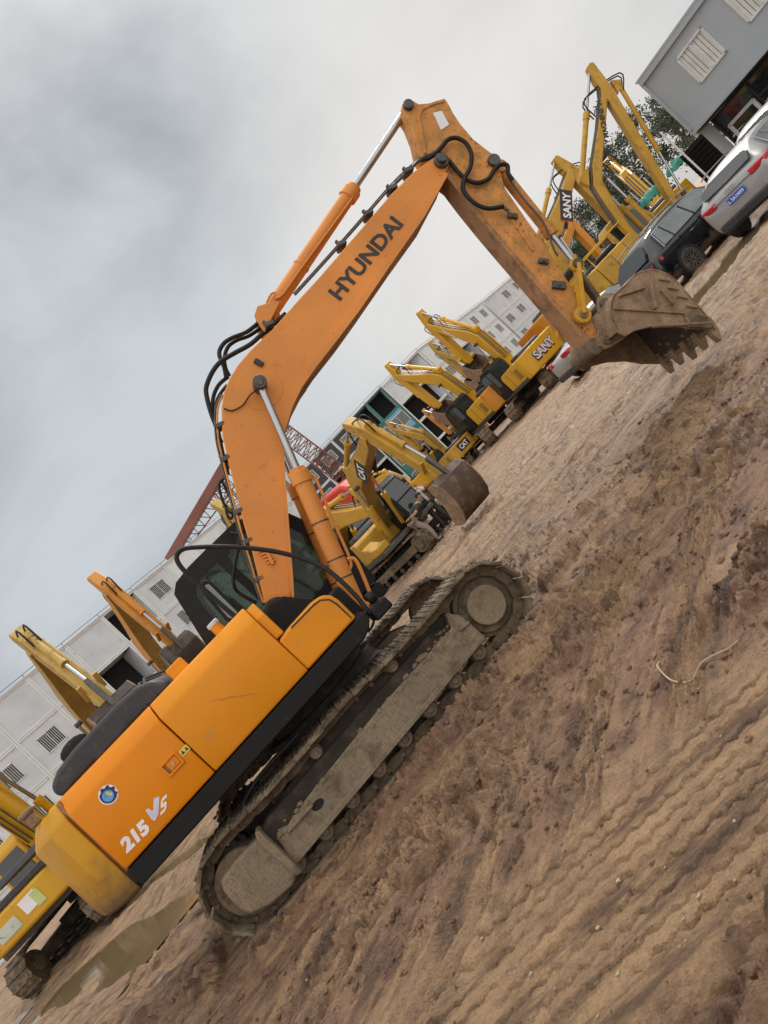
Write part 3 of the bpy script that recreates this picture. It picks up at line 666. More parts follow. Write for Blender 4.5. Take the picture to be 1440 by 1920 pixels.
# ---------------------------------------------------------------- ground
def h2(ix,iy,sd):
    n=(ix.astype(np.int64)*374761393+iy.astype(np.int64)*668265263+sd*1274126177)&0x7fffffff
    n=((n^(n>>13))*1274126177)&0x7fffffff
    return ((n^(n>>16))&0xffffff)/float(0xffffff)
def vn(x,y,sd):
    x0=np.floor(x);y0=np.floor(y);fx=x-x0;fy=y-y0
    fx=fx*fx*(3-2*fx);fy=fy*fy*(3-2*fy);x0=x0.astype(np.int64);y0=y0.astype(np.int64)
    a=h2(x0,y0,sd);b=h2(x0+1,y0,sd);c=h2(x0,y0+1,sd);d=h2(x0+1,y0+1,sd)
    return (a+(b-a)*fx)*(1-fy)+(c+(d-c)*fx)*fy
def fbm(x,y,sd,o=5,g=.55):
    s=0;a=1;t=0
    for i in range(o):
        s=s+a*vn(x*2**i+i*17.3,y*2**i-i*9.1,sd+i);t+=a;a*=g
    return s/t
def axis(lo,a,b,hi,d,gr):
    c=list(np.arange(a,b,d));s=d;x=c[-1]
    while x<hi: s*=gr;x+=s;c.append(x)
    s=d;x=c[0]
    while x>lo: s*=gr;x-=s;c.insert(0,x)
    return np.array(c)
xs=axis(-700,-2.6,1.9,700,.0125,1.0115)
ys=axis(-40,1.75,5.2,900,.0125,1.013)
GX,GY=np.meshgrid(xs,ys)
def curve(pts,X,Y):
    """signed distance across and length along a poly-line"""
    best=np.full(X.shape,1e9);sd=np.zeros(X.shape);al=np.zeros(X.shape);acc=0
    P_=[tuple(p)[:2] for p in smoothpts([(a,b,0) for a,b in pts],6)]
    for (a,b),(c,d) in zip(P_[:-1],P_[1:]):
        dx,dy=c-a,d-b;l=math.hypot(dx,dy)+1e-9;dx/=l;dy/=l
        t=np.clip((X-a)*dx+(Y-b)*dy,0,l)
        ex_=X-a-dx*t;ey=Y-b-dy*t;ds=np.hypot(ex_,ey)
        m=ds<best;best=np.where(m,ds,best)
        sd=np.where(m,np.sign(ex_*-dy+ey*dx)*ds,sd);al=np.where(m,acc+t,al);acc+=l
    return best,sd,al
def sst(x,a,b):
    t=np.clip((x-a)/(b-a),0,1);return t*t*(3-2*t)
PUD=[([(6.6,14.9),(8.4,15.6),(10.2,16.3),(12.6,16.7),(16,17.5)],1.25),([(-12,14.2),(-10.2,13.3),(-8.3,12.0),(-6.5,10.3),(-5.9,9.4)],.95),([(-9.6,15.2),(-7.6,14.2),(-6.1,12.7)],.6),([(-15,16.5),(-12.6,14.9)],.8)]
def height(X,Y):
    r=np.hypot(X,Y)
    wx=X+.35*(fbm(X*1.3,Y*1.3,90,3)-.5);wy=Y+.35*(fbm(X*1.3+9,Y*1.3,91,3)-.5)
    z=.16*(fbm(X*.22,Y*.22,1,3)-.5)*sst(r,6,14)
    # long streaks left by dragging tracks, roughly along the machine
    ca,sa=math.cos(R(14)),math.sin(R(14))
    U=wx*ca+wy*sa;V=-wx*sa+wy*ca
    def layer(deg,k):
        c_,s_=math.cos(R(deg)),math.sin(R(deg));u=wx*c_+wy*s_;v=-wx*s_+wy*c_
        a=1-np.abs(2*fbm(u*.9+k,v*5.2,11+k,5,.6)-1)
        return a,fbm(u*1.5+30,v*13+k,15+k,4,.6)
    cyl=-(X-OX)*math.sin(TH)+(Y-OY)*math.cos(TH)
    wA=sst(cyl+.5*(fbm(X*.8,Y*.8,71,3)-.5),-3.1,-2.2)
    wC=1-sst(Y-.12*X,3.2,3.7)
    a1,b1=layer(14,0);a2,b2=layer(46,5);a3,b3=layer(-6,9)
    wB=np.clip(1-wA-wC,0,1)
    st=a1*wA+a2*wB+a3*wC;st2=b1*wA+b2*wB+b3*wC
    amp=.25+.75*sst(fbm(X*.7,Y*.7,21,3),.35,.62)
    # compacted tan areas are calmer
    band=np.minimum(curve([(-3.2,2.9),(-1.4,2.95),(-.2,2.85),(.6,2.72),(2.2,2.45)],X,Y)[0]/ .62,4)
    calm=sst(band,.75,1.25)
    calm2=sst(fbm(X*.9+4,Y*1.6,33,4),.36,.52)
    rough=calm*(.2+.8*calm2)
    z=z+(.105*(st-.62)+.065*(st2-.5))*amp*(.22+.78*rough)*(1-.6*wC*(1-calm))
    # clods
    cl=1-np.abs(2*fbm(wx*4.2,wy*5.5,41,6,.62)-1)
    cl=np.clip(cl-.60,0,1)*sst(fbm(X*1.1+5,Y*1.5,44,3),.42,.58)
    z=z+cl*.28*rough*sst(r,1.8,3)*(1-.75*sst(r,6,13))
    rg=1-np.abs(2*fbm(wx*9,wy*12,47,4,.6)-1)
    z=z+.034*(rg-.7)*rough
    z=z+.030*(1-.7*(1-calm))*(fbm(X*16,Y*16,51,4,.6)-.5)*(.30+rough)
    for dg,wt,kk in((14,wA,3),(46,wB,7),(-6,wC*.5,12)):
        c_,s_=math.cos(R(dg)),math.sin(R(dg));u=wx*c_+wy*s_;v=-wx*s_+wy*c_
        nz=fbm(u*1.1+kk,v*6.5,200+kk,5,.6)
        z=z-.038*(1-sst(np.abs(nz-.5),0,.016))*wt*(.25+.75*rough)*sst(fbm(X*1.5,Y*1.5,210+kk,3),.38,.55)
        z=z+.026*sst(nz,.50,.56)*wt*rough*sst(Y,2.3,3.0)
    # tyre ruts: band of parallel grooves, pressed in with berms
    ruts=[([(-2.4,2.9),(-1.2,3.55),(-.75,4.1),(-.3,4.9),(.6,6.1),(1.8,7.4)],.15,.045,5),
          ([(-.5,3.35),(-.15,3.9),(.25,4.6),(.85,5.4),(2.0,6.6),(4,8)],.14,.040,5),
          ([(.15,3.25),(.5,3.75),(1.0,4.5),(1.7,5.3),(3,6.4),(5,8)],.13,.028,6),
          ([(-3.2,3.4),(-2.0,4.2),(-1.3,4.8),(-.4,5.5)],.17,.05,4),
          ([(-4.6,4.2),(-3.0,4.6),(-1.6,5.1),(.4,5.8),(2.6,6.4)],.2,.03,0),
          ([(1.0,3.2),(1.35,3.8),(1.9,4.4),(3,5.2)],.12,.03,5),
          ([(-6,8),(-2,7),(1,7.6),(4,9.4),(8,12.2),(13,14.6)],.26,.05,5),
          ([(-1,6.4),(1.5,7.0),(4,8.4),(7.5,10.6),(12,13)],.26,.045,5),
          ([(1,11),(5,12),(9,13.6),(14,15)],.3,.06,0),([(-5,13),(0,14.2),(5,15.5),(9,19)],.3,.06,0),([(-2,16.5),(3,17),(7,22),(9,29)],.35,.06,0)]
    smooth=1-calm
    for pts,w,dp,ng in ruts:
        b,sd,al=curve(pts,X,Y)
        L_=al.max();e=sst(al,.0,.3)*(1-sst(al,L_-.3,L_)) if L_>0 else 1
        wob=.35+.75*fbm(al*1.4,al*0+3,int(w*100)+60,3)
        ins=(1-sst(b,w*.75,w*1.1))*e
        berm=np.exp(-((b-w*1.25)/(w*.30))**2)*e
        z=z-dp*1.35*ins*wob+dp*1.9*berm*(fbm(al*5,sd*9,77,4)+.1)*wob
        if ng: z=z+ins*.020*np.cos(sd/w*PI*ng)*(.4+.6*wob)
        smooth=np.maximum(smooth,.8*ins)
    # zig-zag tread of a wide truck tyre in the foreground
    b,sd,al=curve([(-3.6,2.75),(-1.4,2.9),(-.2,2.82),(.6,2.70),(2.4,2.42)],X,Y)
    al2=al
    tri=np.abs(((al2/.105)%1)-.5)*2
    g=(sd+.030*tri+.075*(fbm(al*1.1,sd*2,81,4)-.5))/.108
    gr=np.abs((g%1)-.5)
    groove=(1-sst(gr,.04,.12))*(1-sst(b,.50,.62))*sst(fbm(X*1.6,Y*2.6,83,3),.36,.50)
    z=z-.034*groove*(.35+1.1*fbm(X*3,Y*4,85,3))
    z=z-.02*(1-calm)*(1-sst(b,.45,.7))
    # second, closer, faint one
    b,sd,al=curve([(-2.0,2.05),(-.6,2.1),(.6,1.95),(1.6,1.8)],X,Y)
    tri=np.abs(((al/.10)%1)-.5)*2
    gr=np.abs(((sd+.03*tri)/.10%1)-.5)
    z=z-.018*(1-sst(gr,.06,.16))*(1-sst(b,.12,.2))
    # lumpy churned patch
    lump=np.exp(-(((X-.12)/.55)**2+((Y-2.05)/.33)**2))
    z=z+lump*.14*np.clip(fbm(wx*6,wy*9,87,5,.62)-.42,0,1)*1.6
    # mud pressed up along the near track
    cx=(X-OX)*math.cos(TH)+(Y-OY)*math.sin(TH);cy=-(X-OX)*math.sin(TH)+(Y-OY)*math.cos(TH)
    inside=(1-sst(np.abs(cx),2.0,2.3))
    for yo in(-1.10,1.10):
        dd=np.abs(cy-yo)
        z=np.where((dd<.42)&(inside>.5),np.minimum(z,-.0),z)
        z=z*(1-inside*(1-sst(dd,.34,.6)))+ -.0*inside
        z=z+inside*.085*np.exp(-((dd-.375)/.055)**2)*(np.clip(fbm(cx*4,cy*6,99,4)-.25,0,1)*1.6)
    # puddle hollows with banks
    for pts,w in PUD:
        b,sd,al=curve(pts,X,Y)
        L_=al.max()
        edge=b+.9*w*(fbm(X*1.2,Y*2.0,55,4)-.5)*1.2
        ins=1-sst(edge,w*.62,w*1.05)
        z=np.where(b<w*2.4,np.maximum(z,-.025),z)
        z=z*(1-ins)-.07*ins
        z=z+.07*np.exp(-((edge-w*1.5)/(w*.4))**2)*(1-ins)*fbm(X*1.5,Y*2.5,57,3)
    z=z-.03*sst(r,60,120)
    return z,calm,rough,smooth
Z,calm_,rough_,smooth_=height(GX,GY)
me=bpy.data.meshes.new('mud_ground')
ny,nx=GX.shape
co=np.stack([GX.ravel(),GY.ravel(),Z.ravel()],1).astype(np.float32)
idx=np.arange(ny*nx).reshape(ny,nx)
qd=np.stack([idx[:-1,:-1].ravel(),idx[:-1,1:].ravel(),idx[1:,1:].ravel(),idx[1:,:-1].ravel()],1)
me.vertices.add(len(co));me.vertices.foreach_set('co',co.ravel())
me.loops.add(qd.size);me.loops.foreach_set('vertex_index',qd.ravel().astype(np.int32))
me.polygons.add(len(qd));me.polygons.foreach_set('loop_start',np.arange(0,qd.size,4,dtype=np.int32));me.polygons.foreach_set('loop_total',np.full(len(qd),4,dtype=np.int32))
me.polygons.foreach_set('use_smooth',np.ones(len(qd),dtype=bool))
me.update(calc_edges=True)
at_=me.attributes.new('pressed','FLOAT','POINT');at_.data.foreach_set('value',smooth_.ravel().astype(np.float32))
go=bpy.data.objects.new('ground',me);C.objects.link(go);go['kind']='structure'
m,nt,b=newmat('wet_brown_mud')
tc=N(nt,'ShaderNodeTexCoord');co_=tc.outputs['Object']
A=(.345,.190,.105);B_=(.185,.098,.060);D_=(.55,.345,.180)
n1=noise(nt,co_,.9,7,.62,.3);n2=noise(nt,co_,4.5,7,.65);n3=noise(nt,co_,1.7,5,.6,.5,(.5,1.6,1))
c=mixc(nt,mr(nt,n1,.38,.62),A,B_)
c=mixc(nt,mr(nt,n2,.42,.62,0,.7),c,(.42,.245,.135))
c=mixc(nt,mr(nt,n3,.52,.68,0,.65),c,D_)
a_=N(nt,'ShaderNodeAttribute',attribute_name='pressed')
c=mixc(nt,math_(nt,'MULTIPLY',a_.outputs['Fac'],mr(nt,n2,.3,.6,.35,.9)),c,(.52,.325,.172))
n5=noise(nt,co_,.35,4,.6);c=mixc(nt,mr(nt,n5,.5,.7,0,.5),c,(.30,.155,.105))
pb=mr(nt,noise(nt,co_,34,3,.6),.70,.73);pb2=mr(nt,noise(nt,co_,1.6,3),.5,.6)
c=mixc(nt,math_(nt,'MULTIPLY',math_(nt,'MULTIPLY',pb,pb2),.8),c,(.46,.38,.27))
dk=mr(nt,noise(nt,co_,9,8,.7),.60,.72);c=mixc(nt,math_(nt,'MULTIPLY',dk,.45),c,(.075,.043,.027))
sep=N(nt,'ShaderNodeSeparateXYZ');nt.links.new(co_,sep.inputs[0])
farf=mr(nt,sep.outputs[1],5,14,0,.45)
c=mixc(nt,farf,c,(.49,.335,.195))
def rotn(deg,sc,scale,det=6,rough=.62,dist=.3):
    mp=N(nt,'ShaderNodeMapping');mp.vector_type='TEXTURE';mp.inputs['Rotation'].default_value=(0,0,R(deg));mp.inputs['Scale'].default_value=sc;nt.links.new(co_,mp.inputs[0])
    return noise(nt,mp.outputs[0],scale,det,rough,dist)
s1=rotn(14,(6,1,1),9);s2=rotn(47,(5,1,1),8);s3=rotn(-5,(6,1,1),8)
zone=mr(nt,math_(nt,'ADD',sep.outputs[1],math_(nt,'MULTIPLY',n1,1.6)),5.2,6.2)
zc=mr(nt,math_(nt,'ADD',sep.outputs[1],math_(nt,'MULTIPLY',n1,.8)),3.5,4.1)
def mixv(f,a,b_):
    n=N(nt,'ShaderNodeMix');nt.links.new(f,n.inputs[0]);nt.links.new(a,n.inputs[2]);nt.links.new(b_,n.inputs[3]);return n.outputs[0]
stk=mixv(zone,mixv(zc,s3,s2),s1)
c=mixc(nt,mr(nt,stk,.50,.62,0,.75),c,(.095,.052,.032))  # darkens the bump hollows: wet mud with crevice shade put into the colour
c=mixc(nt,mr(nt,stk,.46,.33,0,.50),c,(.60,.385,.21))
fine=noise(nt,co_,70,5,.7);c=mixc(nt,mr(nt,fine,.52,.70,0,.55),c,(.10,.06,.038))
nt.links.new(c,b.inputs['Base Color'])
nt.links.new(mr(nt,n2,.35,.62,.26,.72),b.inputs['Roughness']);b.inputs['Specular IOR Level'].default_value=.5
bp=N(nt,'ShaderNodeBump');bp.inputs['Strength'].default_value=1;bp.inputs['Distance'].default_value=.035
nt.links.new(noise(nt,co_,38,9,.72),bp.inputs['Height'])
bp2=N(nt,'ShaderNodeBump');bp2.inputs['Strength'].default_value=.9;bp2.inputs['Distance'].default_value=.13
nt.links.new(math_(nt,'ADD',math_(nt,'MULTIPLY',noise(nt,co_,6,8,.62,.4,(1,2.2,1)),.6),math_(nt,'MULTIPLY',stk,-.9)),bp2.inputs['Height']);nt.links.new(bp2.outputs[0],bp.inputs['Normal']);nt.links.new(bp.outputs[0],b.inputs['Normal'])
me.materials.append(m);m_ground=m
m,nt,b=newmat('muddy_water')
tc=N(nt,'ShaderNodeTexCoord')
nt.links.new(mixc(nt,noise(nt,tc.outputs['Object'],1.2,3),(.13,.088,.046),(.20,.14,.075)),b.inputs['Base Color']);b.inputs['Roughness'].default_value=.03;b.inputs['IOR'].default_value=1.33
bp=N(nt,'ShaderNodeBump');bp.inputs['Strength'].default_value=.10;bp.inputs['Distance'].default_value=.02;nt.links.new(noise(nt,tc.outputs['Object'],5,3,.5,0,(1,2,1)),bp.inputs['Height']);nt.links.new(bp.outputs[0],b.inputs['Normal'])
for pi_,(pts,w) in enumerate(PUD):
    P_=smoothpts([(a,b_,0) for a,b_ in pts],5);vs=[];fs=[]
    for i,p in enumerate(P_):
        t=(P_[min(i+1,len(P_)-1)]-P_[max(i-1,0)]).normalized();q=Vector((-t.y,t.x,0))*w*2.1
        vs+=[(*(p+q)[:2],-.042-.004*pi_),(*(p-q)[:2],-.042-.004*pi_)]
    fs=[(2*i,2*i+1,2*i+3,2*i+2) for i in range(len(P_)-1)]
    o=MB().add(vs,fs).build('puddle_water',m,None,smooth=False);o['kind']='structure'
# twig and stones lying on the mud
def gp(px,py,z=.01):
    r=ray(px,py);t=(z-EYE)/r[2];return Vector((r[0]*t,r[1]*t,z))
def gz(x,y):
    i=min(max(int(np.searchsorted(xs,x)),0),len(xs)-1);j=min(max(int(np.searchsorted(ys,y)),0),len(ys)-1);return float(Z[j,i])
tw=[(1246,1250),(1245,1262),(1258,1274),(1290,1270),(1325,1252),(1352,1232),(1372,1222),(1392,1209)]
pts=[gp(*p) for p in tw];pts=[Vector((p.x,p.y,gz(p.x,p.y)+.022)) for p in pts]
tag(MB().tube(smoothpts(pts,5),.008,7,[.0065-.004*i/35 for i in range(36)]).build('twig',M('pale_bark',(.40,.29,.18),.8,var=.2,vs=20)),'pale curved dry twig lying on the mud','twig')
stone=M('pale_stone',(.36,.29,.20),.85,var=.2,vs=10)
mb=MB()
for i in range(70):
    px=random.uniform(560,1440);py=random.uniform(1100,1920)
    if px+ (py-1100)*.6<900: continue
    p=gp(px,py)
    if p.y>7: continue
    mb.blob((p.x,p.y,gz(p.x,p.y)+.004),random.uniform(.003,.0095),6,(1.2,1,.7),.3)
tag(mb.build('gravel',stone,smooth=False),'pale pebbles scattered on the near mud','gravel',kind='stuff')
mb=MB();rc=random.Random(11)
ruf=rough_
cand=0
while cand<3600:
    x=rc.uniform(-4.5,3.6);y=rc.uniform(2.0,9.5)
    cx=(x-OX)*math.cos(TH)+(y-OY)*math.sin(TH);cy=-(x-OX)*math.sin(TH)+(y-OY)*math.cos(TH)
    if abs(cx)<2.3 and abs(cy)<1.5: continue
    i=min(int(np.searchsorted(xs,x)),len(xs)-1);j=min(int(np.searchsorted(ys,y)),len(ys)-1)
    if rc.random()>.15+.85*float(calm_[j,i]): continue
    cand+=1
    cl_=rc.random()<.5
    s_=.004+.022*rc.random()**3.5
    for q in range(3 if cl_ else 1):
        xx=x+rc.uniform(-.05,.05)*q;yy=y+rc.uniform(-.05,.05)*q
        mb.blob((xx,yy,gz(xx,yy)+s_*.15),s_*rc.uniform(.6,1.1),7,(rc.uniform(.9,1.5),1,.6),.28,rc)
clods=tag(mb.build('mud_clods',m_ground,ang=180),'crumbled brown clods of mud scattered over the ruts','mud',kind='stuff')
# ---------------------------------------------------------------- generic parked excavator
def rot2(p,a): return (p[0]*math.cos(a)-p[1]*math.sin(a),p[0]*math.sin(a)+p[1]*math.cos(a))
def parked(X,Y,hd,bo_,ar,s,label,paint='yellow',arm_len=2.9,trk=0,cabm='cabblack',cwm=None,hoodm=None,bk=-60,boom_txt=None,cw_txt=None,door_txt=None,boom_txt_m='ink',plate=None,bkm='bucketin',bend=.95,guard=None,cabglass='darkglass',belly=None,thin=1.0,outline=None,cwz=(1.0,2.1)):
    root=empty('excavator',(X,Y,0),R(hd),label,'excavator','excavators parked in the yard')
    root.scale=(s,s,s)
    P=mt[paint];cwm=mt[cwm] if cwm else P;hoodm=mt[hoodm] if hoodm else P
    MB().prism([(-2.0,.98),(1.9,.98),(1.9,1.14),(-2.0,1.14)],-1.3,1.3).build('deck',mt['steel'],root,.02)
    # engine body + counterweight
    b=MB().prism([(-1.95,1.15),(-.1,1.15),(-.1,cwz[1]-.15),(-.25,cwz[1]-.02),(-1.8,cwz[1]),(-1.95,cwz[1]-.05)],-1.28,1.28).build('engine_body',hoodm,root,.04)
    mb=MB()
    for x in(-1.3,-.7): mb.box((x,-1.283,1.6),(.015,.01,.8)).box((x,1.283,1.6),(.015,.01,.8))
    for k in range(6): mb.box((-1.62,1.283,1.35+k*.09),(.4,.012,.04))
    mb.build('panel_seam',mt['ink'],b)
    MB().prism([(-1.7,2.1),(-1.6,2.28),(-.8,2.3),(-.65,2.1)],-.9,.6).build('engine_hood',mt['hoodgrey'] if guard is None else mt['black'],root,.06)
    pl=[(-1.97,-1.3),(-2.3,-1.28),(-2.52,-1.05),(-2.64,-.78),(-2.66,-.6),(-2.66,.6),(-2.64,.78),(-2.52,1.05),(-2.3,1.28),(-1.97,1.3)]
    cw=MB().prism(pl,cwz[0],cwz[1],'z').build('counterweight',cwm,root,.07,seg=3)
    tb_=MB().prism([(-.08,1.15),(1.5,1.15),(1.5,1.42),(.8,1.48),(.1,1.72),(-.08,1.72)],-1.28,-.75).build('tool_box',P,root,.05)
    # cab
    cs=[(-.05,1.15),(-.1,2.7),(.05,2.9),(1.0,2.92),(1.35,2.75),(1.65,2.0),(1.72,1.15)]
    cab=MB().prism(cs,.40,1.32).build('cab',mt[cabm],root,.05)
    mb=MB()
    for yy in(1.322,.398):
        mb=MB();w_=[(.05,1.75),(.03,2.62),(.5,2.68),(.5,1.75)];mb.prism(w_,min(yy,yy+(.006 if yy>1 else -.006)),max(yy,yy+(.006 if yy>1 else -.006)))
        w2=[(.58,1.5),(.58,2.68),(1.05,2.7),(1.28,2.6),(1.5,2.0),(1.56,1.5)];mb.prism(w2,min(yy,yy+(.006 if yy>1 else -.006)),max(yy,yy+(.006 if yy>1 else -.006)))
        mb.build('side_window',mt[cabglass],cab)
    rw=MB().prism([(.50,1.95),(1.22,1.95),(1.22,2.6),(.50,2.6)],-.108,-.085,'x').build('rear_window',mt[cabglass],cab,.01)
    f0=Vector((1.37,0,2.70));f1=Vector((1.665,0,2.0));f2=Vector((1.725,0,1.35))
    mb=MB()
    for a,b2 in((f0,f1),(f1,f2)):
        aa=Vector((a.x+.014,.48,a.z-.03));bb=Vector((b2.x+.014,.48,b2.z+.03))
        mb.add([aa,bb,bb+Vector((0,.76,0)),aa+Vector((0,.76,0)),aa-Vector((.03,0,0)),bb-Vector((.03,0,0)),bb+Vector((-.03,.76,0)),aa+Vector((-.03,.76,0))],[(0,1,2,3),(4,7,6,5),(0,4,5,1),(2,6,7,3),(0,3,7,4),(1,5,6,2)])
    mb.build('windscreen',mt[cabglass],cab)
    if guard:
        mb=MB()
        for y in(-1.2,.3): mb.tube([(-1.9,y,2.1),(-1.9,y,2.6),(-.2,y,2.6),(-.2,y,2.1)],.03,6)
        mb.tube([(-1.9,-1.2,2.6),(-1.9,.3,2.6)],.03,6);mb.build('handrail',mt[guard],root)
    # boom
    L=5.6;ba=R(bo_);f=(.3,1.75)
    def bp_(t,n): 
        q=rot2((t,n),ba);return (f[0]+q[0],f[1]+q[1])
    th_=lambda c_,h_:c_+h_*thin
    top=[(-.12,th_(-.02,.12)),(.6,th_(.37,.25)),(1.5,th_(.72,.30)),(2.2,th_(bend-.02,.38)),(2.9,th_(.80,.40)),(4.2,th_(.36,.26)),(5.3,th_(.04,.20)),(5.68,.1)]
    bot=[(-.1,-.14),(.7,th_(.37,-.25)),(1.6,th_(.72,-.30)),(2.3,th_(bend,-.38)),(3.0,th_(.80,-.38)),(4.2,th_(.36,-.26)),(5.2,th_(.04,-.20)),(5.66,-.12)]
    bm_=MB().prism([bp_(*p) for p in top]+[bp_(*p) for p in bot[::-1]],-.25*thin**.5,.25*thin**.5).build('boom',P,root,.03)
    bots=[bp_(*p) for p in bot];bin_=[bp_(p[0],p[1]+.012) for p in bot];bo2=[bp_(p[0],p[1]-.008) for p in bot]
    MB().prism(bo2+bin_[::-1],-.245*thin**.5,.245*thin**.5).build('belly_plate',mt[belly or 'shadebelly'],bm_)
    mb=MB()
    for y in(-.1,.05,.16): mb.tube([(lambda q:(q[0],y,q[1]))(bp_(a,b_+.05)) for a,b_ in top[1:]],.022,6)
    mb.build('hydraulic_pipe',mt['steel'],bm_)
    tip=(f[0]+L*math.cos(ba),f[1]+L*math.sin(ba))
    aa=R(ar);al=arm_len
    def ap(t,n):
        q=rot2((t,n),aa);return (tip[0]+q[0],tip[1]+q[1])
    o=[(-.95,-.02),(-.9,.12),(-.1,.42*thin),(.15,.46*thin),(al-.6,.30*thin),(al,.10),(al+.05,-.08),(al-.1,-.12),(.3,-.14),(0,-.14),(-.3,-.18),(-.9,-.14)]
    am=MB().prism([ap(*p) for p in o],-.19,.19).build('arm',P,root,.03)
    def P3(q,y=0): return Vector((q[0],y,q[1]))
    # cylinders
    for y in(-.38,.38):
        a=Vector((.95,y,1.35));b_=P3(bp_(2.3,bend-.25),y);d=b_-a
        c1=MB().cyl(a,a+d*.6,.10,14).cyl(a+d*.56,a+d*.62,.12,14).build('boom_cylinder_barrel',P,root)
        MB().cyl(a+d*.6,b_,.05,12).build('boom_cylinder_rod',mt['chrome'],root)
    MB().cyl(P3(bp_(2.3,bend-.25),-.45),P3(bp_(2.3,bend-.25),.45),.07,12).build('cylinder_pin',mt['steel'],root)
    a=P3(bp_(2.5,bend+.5));b_=P3(ap(-.85,0));d=b_-a
    MB().cyl(a,a+d*.58,.10,14).cyl(a+d*.54,a+d*.6,.125,14).build('arm_cylinder_barrel',P if paint!='yellow_pale' else mt['steel'],root)
    MB().cyl(a+d*.58,b_,.05,12).build('arm_cylinder_rod',mt['chrome'],root)
    MB().prism([bp_(2.2,bend+.3),bp_(2.45,bend+.6),bp_(2.6,bend+.6),bp_(2.9,bend+.2)],-.15,.15).build('cylinder_lug',P,bm_,.01)
    a=P3(ap(.15,.56));b_=P3(ap(al-.55,.50));d=b_-a
    MB().cyl(a,a+d*.62,.085,14).cyl(a+d*.58,a+d*.64,.105,14).build('bucket_cylinder_barrel',P,root)
    MB().cyl(a+d*.62,b_,.045,12).build('bucket_cylinder_rod',mt['chrome'],root)
    MB().prism([ap(-.05,.35),ap(.1,.66),ap(.25,.66),ap(.5,.35)],-.08,.08).build('cylinder_lug',P,am,.01)
    lk=b_;pe=P3(ap(al-.45,.05));ae=ap(al-.02,0)
    def kp(t,n):
        q=rot2((t,n),aa+R(bk));return (ae[0]+q[0],ae[1]+q[1])
    ke=P3(kp(-.05,.45))
    for y in(-.22,.22): MB().beam(lk+Vector((0,y,0)),pe+Vector((0,y,0)),.05,.12,(0,1,0)).build('tilt_link',P,root,.01)
    MB().beam(lk,ke,.16,.12,(0,1,0)).build('bucket_link',mt['steel'],root,.01)
    pro=[(-.05,-.12),(-.18,.2),(-.1,.55),(.15,.72),(.5,.82),(.9,.78),(1.2,.58),(1.38,.25),(1.42,-.1),(1.36,-.1)]
    inn=[(1.33,.2),(1.15,.52),(.87,.72),(.5,.76),(.2,.66),(-.0,.5),(-.1,.2),(.02,-.08)]
    bu=MB().prism([kp(*p) for p in pro+inn],-.55,.55).build('bucket',mt[bkm],root,.01)
    for y in(-.57,.54): MB().prism([kp(*p) for p in pro[:-1]+[(1.30,-.12),(.75,.02)]],y,y+.03).build('side_plate',mt['bucket'],bu,.005)
    for k in range(5):
        y=-.5+k*.25
        MB().prism([kp(1.33,-.05),kp(1.44,-.05),kp(1.42,-.32)],y-.045,y+.045).build('tooth',mt['bucket'],bu)
    # hoses over the pivot
    mb=MB()
    for y in(-.1,.1): mb.tube(smoothpts([P3(bp_(4.6,.5),y),P3(bp_(5.3,.75),y),P3(ap(-.1,.75),y),P3(ap(.5,.55),y)],4),.025,6)
    mb.build('hydraulic_hose',mt['rubber'],root)
    # tracks
    T=empty('undercarriage',(0,0,0),R(trk));T.parent=root
    MB().cyl((0,0,.75),(0,0,1.0),.6,24).build('slewing_ring',mt['shaded_mud'],T)
    MB().box((0,0,.55),(1.2,1.6,.3)).build('centre_frame',mt['shaded_mud'],T,.03)
    XE=1.68;r0=.43
    for sy in(-1,1):
        y0=sy*.85;y1=sy*1.45;ya,yb=min(y0,y1),max(y0,y1)
        oc=[];ic=[];nn_=40
        for i in range(nn_):
            if i<nn_//2:
                a=-PI/2+PI*i/(nn_//2-1);c0=XE
            else:
                a=PI/2+PI*(i-nn_//2)/(nn_//2-1);c0=-XE
            oc.append((c0+r0*math.cos(a),.45+r0*math.sin(a)));ic.append((c0+(r0-.05)*math.cos(a),.45+(r0-.05)*math.sin(a)))
        tk=MB().ring(oc,ic,ya,yb)
        # grousers
        per=4*XE+2*PI*r0;ng=44
        for i in range(ng):
            q=i/ng*per
            if q<2*XE:p=(-XE+q,.45-r0,-PI/2)
            elif q<2*XE+PI*r0:a=(q-2*XE)/r0-PI/2;p=(XE+r0*math.cos(a),.45+r0*math.sin(a),a)
            elif q<4*XE+PI*r0:p=(XE-(q-2*XE-PI*r0),.45+r0,PI/2)
            else:a=(q-4*XE-PI*r0)/r0+PI/2;p=(-XE+r0*math.cos(a),.45+r0*math.sin(a),a)
            tk.box((p[0]+.012*math.cos(p[2]),(ya+yb)/2,p[1]+.012*math.sin(p[2])),(.05,.6,.035),Matrix.Rotation(-p[2],3,'Y'))
        tk.build('track_belt',mt['shoe'],T)
        MB().prism([(-1.5,.3),(-1.5,.55),(1.45,.6),(1.45,.3)],ya+.06,yb-.06).build('track_frame',mt['mudsteel'],T,.03)
        for x in(-XE,XE):
            MB().cyl((x,ya+.1,.45),(x,yb-.06,.45),.34,26).cyl((x,ya+.04,.45),(x,yb-.02,.45),.18,20).build('idler_wheel' if x>0 else 'drive_sprocket',mt['mudsteel'],T,.02)
        for k in range(6): 
            x=-1.2+k*.48
            MB().cyl((x,ya+.12,.18),(x,yb-.06,.18),.1,14).build('track_roller',mt['steel'],T)
